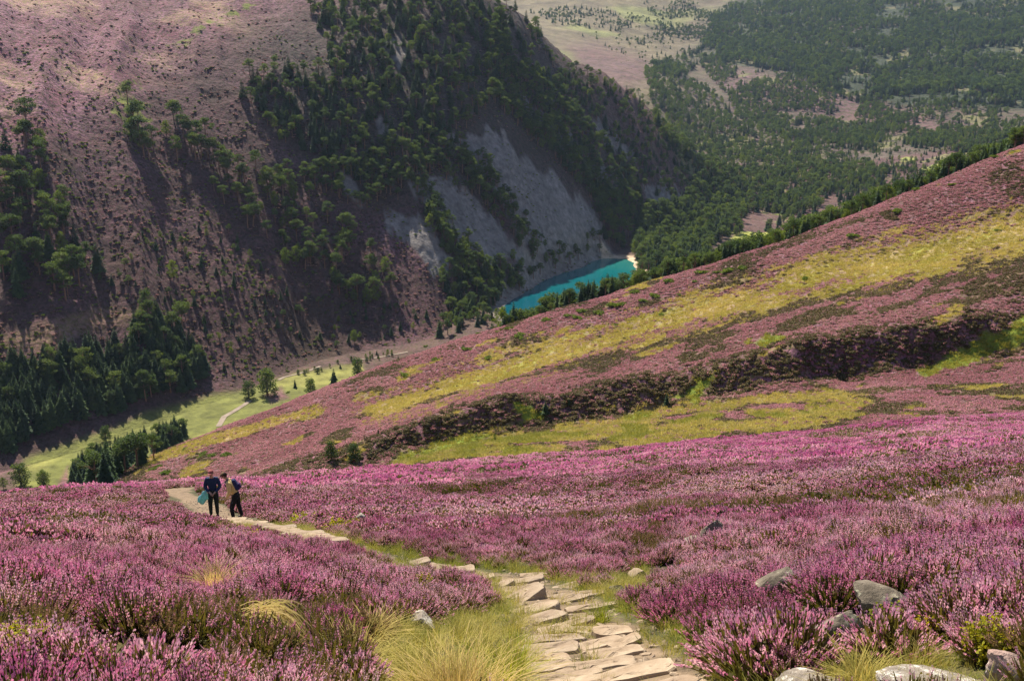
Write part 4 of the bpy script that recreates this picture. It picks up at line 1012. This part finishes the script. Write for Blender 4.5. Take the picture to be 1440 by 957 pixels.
# trees that stand apart
one(243,386,'birch',15,'bright yellow-green rounded tree alone on the lower left slope')
one(256,452,'pine',19,'tall round pine just above the plantation, dark trunk below a full crown')
one(207,450,'fullpine',16,'wide pine left of the tall round one above the plantation')
one(376,556,'fullpine',20,'broad full pine beside the upper bend of the pale track', 440)
one(350,560,'fullpine',13,'lower dark pine touching the broad one by the pale track', 440)
one(437,557,'fullpine',13,'small bushy pine on the green valley floor right of the track', 440)
one(470,546,'spruce',14,'narrow conifer on the green floor right of the small bushy pine', 440)
one(503,531,'fullpine',16,'full dark tree at the right end of the green floor', 440)
one(415,545,'spruce',6,'tiny conifer between the broad pine and the small bushy one', 440)
one(149,620,'fullpine',10,'lone round tree on the bright green field at the left', 440)
one(30,684,'fullpine',14,'dark round tree at the left edge just over the near slope', 440)
one(62,684,'fullpine',10,'small dark tree right of the round one at the left edge', 440)
one(5,688,'birch',7,'half-cropped bush-like tree in the left edge above the near slope', 440)
one(498,482,'birch',11,'pale round tree in its own dark shadow on the lower slope', 440)
one(600,450,'spruce',8,'small pointed conifer alone on bare brown slope left of the loch', 440)
one(435,282,'pine',16,'round-topped pine standing clear in the deep mountain shadow')
one(301,264,'pine',12,'small bright-topped pine alone in the shadow below the upper cluster')
one(38,188,'pine',24,'tallest flat-crowned pine at the upper left, against lit purple moor')
one(180,150,'pine',19,'dark round pine topping the yellow-green patch')
one(240,553,'pine',15,'bare-stemmed pine at the front edge of the plantation')
GW = [(466,646,'fullpine',5.6,'left of the two bushy young pines at the near end of the gully'),
      (498,646,'fullpine',5.4,'right of the two bushy young pines at the near end of the gully'),
      (532,612,'spruce',2.0,'tiny conifer on the heather slope above the two bushy young pines'),
      (767,584,'spruce',3.6,'narrow young conifer in the dark gully bank, centre'),
      (937,570,'spruce',3.4,'small bright green conifer on the green gully floor'),
      (800,566,'spruce',1.8,'tiny conifer just right of the narrow one in the gully bank'),
      (670,618,'birch',1.8,'small pale green bush-tree on the gully edge'),
      (696,622,'birch',1.6,'pale green sapling right of the one on the gully edge')]
for px, py, kd, h, lab in GW: one(px, py, kd, h, lab, 110.)
region([(400,532),(440,518),(500,503),(560,494),(560,502),(500,513),(440,527)], 26, {'fullpine': 3, 'birch': 3, 'spruce': 1}, 3, 6, L3('in the low line of growth along the pale track'), 'low trees along the track', 6, 440)
# junipers on the spur
JUN = simple_mat('juniper', (.07,.10,.018), .9, scale=3., c2=(.17,.22,.035), trans=.35)
def bush_mesh(n, s):
    mb = MB()
    for _ in range(9):
        a = random.random()*6.283; q = random.random(); clump(mb, np.array((q*.8*math.cos(a), q*.8*math.sin(a), .28)), .42, .28, n, s, .2)
    return mb.mesh('juniper_bush', [JUN])
JM = [bush_mesh(60, .22) for _ in range(4)]
JP = [(640,478),(657,492),(674,470),(598,487),(700,468),(719,464),(733,472),(768,452),(800,445),(812,448),(570,527),(612,505),(686,505),(730,475),(860,405),(893,412),(905,425),(920,418),(955,415),(942,398),(978,398),(990,385),(1010,385),(1045,378),(1024,384),(1133,393),(862,430),(845,440),(820,438),(875,428),(930,442),(1290,268),(1340,262),(1400,222),(1425,215),(1403,325),(300,640),(285,640),(322,640),(237,665),(215,660),(260,633),(268,650),(225,655),(196,655),(405,552),(1262,297),(1200,333),(868,455),(1030,380)]
pts = at([q[0] for q in JP], [q[1] for q in JP], 175.)
for i, q in enumerate(pts):
    if np.isnan(q[0]): continue
    s = random.uniform(.9, 2.0)
    link('juniper_bush', JM[i % 4], loc=(q[0], q[1], q[2]-.1), rot=(0, 0, random.random()*6), scale=(s*1.5, s*1.2, s), label='low bright green juniper bush dotted over the heather of the middle spur', cat='bush', group='low green bushes on the spur')
# heather clothing the mountain
X = rng.uniform(-40, 960, 6000); Y = rng.uniform(-10, 560, 6000); pts = at(X, Y, 500.); ok = ~np.isnan(pts[:, 0]); pts = pts[ok]; X = X[ok]; Y = Y[ok]
rr_ = np.hypot(pts[:, 0], pts[:, 1]); aa_ = np.arctan2(pts[:, 0], pts[:, 1]); k = (rr_ > feat(13, aa_)) & (rr_ < feat(17, aa_)) & ~sum_scree(X, Y) & (poly_sd(X, Y, VALLEYGREEN) < 0)
pts = pts[k]; n_ = len(pts); pts[:, 2] -= .1
scatter('heather', 'mount_heather', pts, rng.uniform(.7, 1.7, n_), np.clip(.12+.3*fbm(pts[:, 0]/50, pts[:, 1]/50, 3, 90), 0, 1), 'brownish purple heather clothing the left mountainside', idx=rng.integers(0, 4, n_))
# scrub on the mountain
proto_coll('scrub', [bush_mesh(26, .3) for _ in range(4)])
X = rng.uniform(0, 900, 4200); Y = rng.uniform(60, 530, 4200); k = (fbm(X/40, Y/30, 3, 86) > -.1); pts = at(X[k], Y[k], 520.)
ok = ~np.isnan(pts[:, 0]); pts = pts[ok]; pts = pts[(np.hypot(pts[:, 0], pts[:, 1]) > np.exp(np.interp(np.arctan2(pts[:, 0], pts[:, 1]), AZ, FL[13])))]
scatter('scrub', 'scrub', pts, rng.uniform(.5, 1.7, len(pts)), .5, 'low green scrub speckling the left mountainside')

CAP = 290
for cat in ('pine tree', 'spruce tree', 'birch tree'):
    S = sorted([s for s in SITES if NAMES[s[0]][1] == cat], key=lambda s: -s[5])
    uniq = [s for s in S if s[4] is None]; rest = [s for s in S if s[4] is not None]
    ind = uniq+rest[:max(0, CAP-len(uniq))]; stuff = rest[max(0, CAP-len(uniq)):]
    for i, (kd, p, h, lab, grp, hp) in enumerate(ind):
        tm, cm = KIND[kd][i % len(KIND[kd])]; s = h/10.; w = random.uniform(.85, 1.2)
        e = link(NAMES[kd][0], None, loc=(p[0], p[1], p[2]-.1*s), rot=(0, 0, random.random()*6.28), label=lab, cat=cat, group=grp, scale=(s*w, s*w, s))
        link('trunk', tm, e); link('crown', cm, e)
    for kd in [k for k in NAMES if NAMES[k][1] == cat]:
        Q = [s for s in stuff if s[0] == kd]
        if not Q: continue
        scatter('forest', kd+'_forest', np.array([s[1] for s in Q]), np.array([s[2] for s in Q])/10., rng.uniform(.2, .8, len(Q)), {'pine': 'rounded dark pines making up the woods of the far valley', 'fullpine': 'full bushy pines mixed through the valley woods', 'spruce': 'dense conical conifers filling the distant forest', 'birch': 'lighter broadleaved trees mixed through the valley woods'}[kd], tilt=.03)
print('SITES', {k: sum(1 for s in SITES if s[0] == k) for k in NAMES})

# ------------------------------------------------------------------ valley track
TR = simple_mat('pale track gravel', (.21,.165,.125), .95, scale=.2, c2=(.30,.24,.19))
def track(pp, w, nm='track'):
    q = at([p[0] for p in pp], [p[1] for p in pp], 440.); q = q[~np.isnan(q[:, 0])]
    X, Y = [], []
    for a, b in zip(q[:-1], q[1:]):
        for t in np.linspace(0, 1, 12, endpoint=False): X.append(a[0]*(1-t)+b[0]*t); Y.append(a[1]*(1-t)+b[1]*t)
    X, Y = np.array(X), np.array(Y); dx, dy = np.gradient(X), np.gradient(Y); l = np.hypot(dx, dy); nx, ny = -dy/l, dx/l
    V = []; K = 5
    for j in range(K):
        f = (j/(K-1)-.5)*w*(1+.2*np.sin(X*.3+j)); x, y = X+nx*f, Y+ny*f; V.append(np.stack([x, y, height(x, y)+.25], 1))
    V = np.stack(V, 1).reshape(-1, 3)
    fs = [(i*K+j, i*K+j+1, (i+1)*K+j+1, (i+1)*K+j) for i in range(len(X)-1) for j in range(K-1)]
    me = bpy.data.meshes.new(nm); me.from_pydata(V.tolist(), [], fs); me.materials.append(TR)
    o = link(nm, me, kind='structure')
track([(308,600),(316,586),(330,578),(343,570),(352,563)], 3.4)
track([(392,534),(400,530),(415,526),(428,522),(440,518),(452,514)], 2.2)
track([(495,506),(515,505),(535,502),(556,498),(575,494)], 2.0)

# ------------------------------------------------------------------ the two walkers
SKIN = simple_mat('skin', (.45,.26,.18), .6, .1)
def skin_mesh(verts, edges, rad, mat, sub=2, name='body'):
    me = bpy.data.meshes.new(name); me.from_pydata([tuple(v) for v in verts], edges, [])
    o = bpy.data.objects.new(name, me); C.objects.link(o)
    o.modifiers.new('skin', 'SKIN'); 
    if not me.skin_vertices: raise RuntimeError('no skin layer')
    for i, r_ in enumerate(rad):
        rr = r_ if isinstance(r_, tuple) else (r_, r_); me.skin_vertices[0].data[i].radius = rr
    me.skin_vertices[0].data[0].use_root = True
    s = o.modifiers.new('sub', 'SUBSURF'); s.levels = sub; s.render_levels = sub
    dg = bpy.context.evaluated_depsgraph_get(); dg.update()
    out = bpy.data.meshes.new_from_object(o.evaluated_get(dg)); out.name = name
    bpy.data.objects.remove(o); out.materials.clear(); out.materials.append(mat)
    out.polygons.foreach_set('use_smooth', np.ones(len(out.polygons), bool)); return out
def V3(*a): return np.array(a, float)
def person(loc, rz, J, mats, label, hat, hatname):
    """J: joint dict in metres, figure faces +y"""
    root_v, root_e, root_r = [], [], []
    idx = {}
    def jv(n, p, r): idx[n] = len(root_v); root_v.append(V3(*p)); root_r.append(r)
    jv('pelvis', J['pelvis'], (.13, .10)); jv('waist', J['waist'], (.115, .09)); jv('chest', J['chest'], (.145, .10)); jv('neck0', J['neck'], (.075, .07))
    h = V3(*J['head']); nk = V3(*J['neck']); d = (h-nk)/np.linalg.norm(h-nk)
    jv('neck1', nk+d*.06, .05); jv('jaw', nk+d*.12, (.065, .075)); jv('head', nk+d*.20, (.078, .092)); jv('crown', nk+d*.275, (.06, .07))
    E = [('pelvis','waist'),('waist','chest'),('chest','neck0'),('neck0','neck1'),('neck1','jaw'),('jaw','head'),('head','crown')]
    for s in ('l', 'r'):
        jv('sh'+s, J['sh'+s], .065); jv('el'+s, J['el'+s], .042); jv('wr'+s, J['wr'+s], .027)
        w, e_ = V3(*J['wr'+s]), V3(*J['el'+s]); f = (w-e_)/np.linalg.norm(w-e_); side = np.cross(f, (0, 0, 1.)); side /= np.linalg.norm(side)+1e-9
        jv('pm'+s, w+f*.06, (.036, .02)); E += [('chest','sh'+s),('sh'+s,'el'+s),('el'+s,'wr'+s),('wr'+s,'pm'+s)]
        cv = np.cross(side, f)
        for k, (o_, ln) in enumerate(((-.028,.062),(-.010,.075),(.010,.072),(.027,.056))):
            a = 'f%d%s' % (k, s); jv(a+'a', w+f*.095+side*o_, .0095); jv(a+'b', w+f*(.095+ln*.5)+side*o_*1.1-cv*.010, .0085); jv(a+'c', w+f*(.095+ln)+side*o_*1.1-cv*.03, .0075)
            E += [('pm'+s, a+'a'), (a+'a', a+'b'), (a+'b', a+'c')]
        t = 't'+s; jv(t+'a', w+f*.035-side*.034, .012); jv(t+'b', w+f*.07-side*.055, .010); E += [('wr'+s, t+'a'), (t+'a', t+'b')]
        jv('hp'+s, J['hp'+s], .095); jv('kn'+s, J['kn'+s], .058); jv('an'+s, J['an'+s], .04); jv('to'+s, J['to'+s], (.042, .03))
        E += [('pelvis','hp'+s),('hp'+s,'kn'+s),('kn'+s,'an'+s),('an'+s,'to'+s)]
    body = skin_mesh(root_v, [(idx[a], idx[b]) for a, b in E], root_r, mats['skin'], 2, 'person')
    ob = link('person', body, loc=loc, rot=(0, 0, rz), label=label, cat='person')
    def sub(names, inflate, mat, nm, extra=(), ed=None):
        vs = [root_v[idx[n]] for n in names]; ne = [(names.index(a), names.index(b)) for a, b in (ed or E) if a in names and b in names]
        rr = [tuple(q+inflate for q in (root_r[idx[n]] if isinstance(root_r[idx[n]], tuple) else (root_r[idx[n]],)*2)) for n in names]
        for k, (n, q) in enumerate(extra): rr[names.index(n)] = q
        return link(nm, skin_mesh(vs, ne, rr, mat, 2, nm), ob)
    sub(['pelvis','waist','hpl','knl','anl','hpr','knr','anr'], .022, mats['legs'], 'trousers', (('anl', (.06,.06)), ('anr', (.06,.06))))
    sub(['chest','waist','pelvis','neck0','shl','ell','wrl','shr','elr','wrr'], .028, mats['top'], 'jacket', (('wrl', (.042,.042)), ('wrr', (.042,.042)), ('neck0', (.08,.08)), ('pelvis', (.155,.125))))
    for s in ('l', 'r'): sub(['an'+s, 'to'+s], .018, mats['boot'], 'boot')
    # head details
    fwd = V3(*J['face']); fwd /= np.linalg.norm(fwd); fwd -= d*np.dot(fwd, d); fwd /= np.linalg.norm(fwd); sd_ = np.cross(fwd, d); hc = nk+d*.19
    def blob(c, rx, ry, rz_, mat, nm, sub_=2):
        c = np.array(c)
        bm = bmesh.new(); bmesh.ops.create_icosphere(bm, subdivisions=sub_, radius=1)
        for v in bm.verts:
            q = c+sd_*v.co.x*rx+fwd*v.co.y*ry+d*v.co.z*rz_; v.co = Vector(q)
        me = bpy.data.meshes.new(nm); bm.to_mesh(me); bm.free(); me.materials.append(mat); me.polygons.foreach_set('use_smooth', np.ones(len(me.polygons), bool)); return link(nm, me, ob)
    blob(hc+fwd*.10-d*.01, .014, .022, .026, mats['skin'], 'nose')
    for q in (-1, 1):
        blob(hc+fwd*.078+sd_*q*.03+d*.02, .014, .008, .008, mats['dark'], 'eye'); blob(hc+sd_*q*.082, .012, .02, .032, mats['skin'], 'ear')
    blob(hc+fwd*.088-d*.055, .024, .008, .006, mats['lip'], 'mouth')
    blob(hc-fwd*.028+d*.02, .090, .090, .10, mats['hair'], 'hair', 3)
    if hat == 'cap':
        blob(hc+d*.075, .092, .098, .055, mats['hat'], hatname, 3); blob(hc+d*.055+fwd*.13, .07, .075, .012, mats['hat'], 'cap_peak')
    return ob, ob
def mm(n, c, **k): return simple_mat(n, c, .85, .12, 8., **k)
mats1 = dict(skin=SKIN, legs=mm('dark green trousers', (.018,.026,.024)), top=mm('navy jacket', (.020,.035,.085)), boot=mm('brown boots', (.05,.035,.025)), dark=mm('eye dark', (.02,.015,.01)), lip=mm('lip', (.35,.13,.11)), hair=mm('greying hair', (.20,.14,.11)), hat=mm('dusky rose hat', (.26,.08,.075)))
mats2 = dict(skin=SKIN, legs=mm('black trousers', (.015,.015,.018)), top=mm('tan shirt', (.66,.47,.20)), boot=mm('dark boots', (.035,.03,.028)), dark=mats1['dark'], lip=mats1['lip'], hair=mm('dark brown hair', (.035,.02,.012)), hat=mm('brown cap', (.12,.07,.04)))
def H(x, y): return float(height(np.array([x]), np.array([y]))[0])
pa = at(302, 724)[0]; pb = at(334, 728)[0]
sA = 1.0
JA = dict(pelvis=(0,0,.93), waist=(0,.0,1.10), chest=(0,.03,1.34), neck=(0,.05,1.50), head=(0.01,.10,1.70), face=(0.15,.8,-.45),
 shl=(-.19,.02,1.42), ell=(-.26,.02,1.13), wrl=(-.10,.22,1.02), shr=(.19,.02,1.42), elr=(.25,.04,1.14), wrr=(.08,.24,1.04),
 hpl=(-.095,0,.90), knl=(-.10,.03,.50), anl=(-.10,-.02,.09), tol=(-.12,.13,.04), hpr=(.095,0,.90), knr=(.11,.05,.50), anr=(.12,.0,.09), tor=(.14,.15,.04))
A, _ = person((pa[0], pa[1], pa[2]-.03), R(180+8), JA, mats1, 'standing walker in navy jacket and reddish hat, looking down with hands together', 'cap', 'hat')
JB = dict(pelvis=(0,-.02,.90), waist=(0,.06,1.06), chest=(0,.17,1.28), neck=(0,.22,1.45), head=(0,.34,1.61), face=(0,.7,-.7),
 shl=(-.18,.20,1.36), ell=(-.20,.18,1.07), wrl=(-.14,.30,.86), shr=(.18,.20,1.36), elr=(.20,.18,1.07), wrr=(.14,.28,.84),
 hpl=(-.09,.0,.88), knl=(-.10,.16,.50), anl=(-.10,.12,.09), tol=(-.10,.28,.04), hpr=(.09,-.02,.88), knr=(.10,-.06,.48), anr=(.10,-.15,.09), tor=(.10,.0,.04))
B, _ = person((pb[0], pb[1], pb[2]-.03), R(90+12), JB, mats2, 'walker in tan shirt and dark trousers bending forward to look at the other', 'cap', 'cap')
# rucksack on the bending walker, and the blue jacket the other one carries
NAVY = mm('navy rucksack cloth', (.025,.03,.09)); PURP = mm('purple pocket cloth', (.05,.025,.09)); SKYB = mm('pale blue shell cloth', (.25,.58,.68), trans=.2)
def soft_box(c, s, mat, nm, seed=0, rough=.06, sub=4, taper=.0):
    bm = bmesh.new(); bmesh.ops.create_icosphere(bm, subdivisions=sub, radius=1)
    for v in bm.verts:
        d = v.co.normalized(); m_ = max(abs(d.x), abs(d.y), abs(d.z)); q = (1/m_)**.6*.84*(1+rough*mnoise.noise(d*2.2+Vector((seed, 0, 0))))
        t = 1-taper*d.z; v.co = Vector((c[0]+d.x*q*s[0]*t, c[1]+d.y*q*s[1]*t, c[2]+d.z*q*s[2]))
    me = bpy.data.meshes.new(nm); bm.to_mesh(me); bm.free(); me.materials.append(mat); me.polygons.foreach_set('use_smooth', np.ones(len(me.polygons), bool)); return me
e = link('rucksack', None, loc=B.location, rot=B.rotation_euler, label='navy rucksack with purple pocket on the back of the bending walker', cat='rucksack')
bag = link('bag', soft_box((0,0,0), (.15,.10,.25), NAVY, 'bag', 1, .08, 4, .12), e, loc=(0,-.01,1.27), rot=(R(-24),0,0))
link('pocket', soft_box((0,-.10,-.09), (.11,.05,.11), PURP, 'pocket', 2, .05, 3), e, loc=(0,-.01,1.27), rot=(R(-24),0,0))
for q in (-1, 1):
    mb = MB(); mb.tube([(q*.09,.10,1.50),(q*.105,.26,1.47),(q*.11,.325,1.33),(q*.12,.22,1.15),(q*.11,.08,1.08)], [.018]*5, 6)
    link('strap', mb.mesh('strap', [NAVY], True), e)
bm = bmesh.new(); bmesh.ops.create_icosphere(bm, subdivisions=4, radius=1)
for v in bm.verts:
    d = v.co.normalized(); t = (d.z+1)/2; f = 1+.22*math.sin(math.atan2(d.y, d.x)*5+d.z*3)+.12*math.sin(d.z*7+d.x*4)
    w_ = .20-.13*t; v.co = Vector((d.x*w_*f-.13*(1-t)**2, d.y*.06*f, d.z*(.27+.03*math.sin(d.x*6))))
me = bpy.data.meshes.new('carried_jacket'); bm.to_mesh(me); bm.free(); me.materials.append(SKYB); me.polygons.foreach_set('use_smooth', np.ones(len(me.polygons), bool))
ca, sa = math.cos(R(188)), math.sin(R(188)); lx, ly = .27, .14
link('carried_jacket', me, loc=(float(pa[0])+lx*ca-ly*sa, pa[1]+lx*sa+ly*ca, pa[2]+.80), rot=(0, R(8), 0), label='pale blue jacket hanging from the arm of the walker in navy', cat='jacket')

# ------------------------------------------------------------------ the air
zmin = min(min(v[2] for v in o.bound_box) for o in sc.objects if o.type == 'MESH' and o.get('kind') == 'structure'); zmax = max(max(v[2] for v in o.bound_box) for o in sc.objects if o.type == 'MESH' and o.get('kind') == 'structure')
bm = bmesh.new(); bmesh.ops.create_cube(bm, size=1)
S_ = 4900*2; z0, z1 = zmin-1.5, zmax+30
for v in bm.verts: v.co = Vector((v.co.x*S_, v.co.y*S_, (z0 if v.co.z < 0 else z1)))
me = bpy.data.meshes.new('haze'); bm.to_mesh(me); bm.free()
hm = bpy.data.materials.new('air'); hm.use_nodes = True; hn = hm.node_tree; hn.nodes.clear()
ho = hn.nodes.new('ShaderNodeOutputMaterial'); pv = hn.nodes.new('ShaderNodeVolumePrincipled'); pv.inputs['Density'].default_value = HAZE
pv.inputs['Color'].default_value = (.55, .72, 1., 1); pv.inputs['Anisotropy'].default_value = .25; hn.links.new(pv.outputs[0], ho.inputs['Volume'])
me.materials.append(hm); link('haze', me, kind='stuff', label='thin bluish air fading the mountain and far hills')


# ------------------------------------------------------------------ light, sky, camera
SUN_AZ, SUN_EL = R(-26), R(51)              # azimuth from the view direction (+y), negative = left
w = bpy.data.worlds.new('World'); sc.world = w; w.use_nodes = True
nt = w.node_tree; bg = nt.nodes['Background']
sky = nt.nodes.new('ShaderNodeTexSky'); sky.sky_type = 'NISHITA'; sky.sun_disc = False
sky.sun_elevation = SUN_EL; sky.sun_rotation = SUN_AZ; sky.altitude = 600
nt.links.new(sky.outputs[0], bg.inputs[0]); bg.inputs[1].default_value = .085
sd = bpy.data.lights.new('sun', 'SUN'); sd.energy = 5.0; sd.angle = R(.55); sd.color = (1, .91, .77)
so = bpy.data.objects.new('sun', sd); C.objects.link(so)
from mathutils import Vector
sv = Vector((math.sin(SUN_AZ)*math.cos(SUN_EL), math.cos(SUN_AZ)*math.cos(SUN_EL), math.sin(SUN_EL)))
so.rotation_euler = sv.to_track_quat('Z', 'Y').to_euler(); so.location = (-60, 60, 120)
cd = bpy.data.cameras.new('camera'); cam = bpy.data.objects.new('camera', cd); C.objects.link(cam); sc.camera = cam
cd.sensor_width = 36; cd.lens = F/1440*36; cd.clip_start = .1; cd.clip_end = 20000
cam.rotation_euler = (R(90)-PITCH, 0, 0)
sc.view_settings.view_transform = 'Standard'; sc.view_settings.look = 'None'
sc.view_settings.exposure = 0.92; sc.view_settings.gamma = 1
sc.cycles.use_denoising = True
sc.cycles.max_bounces = 5; sc.cycles.diffuse_bounces = 2; sc.cycles.transparent_max_bounces = 4; sc.cycles.volume_bounces = 0
sc.cycles.glossy_bounces = 2; sc.cycles.transmission_bounces = 3
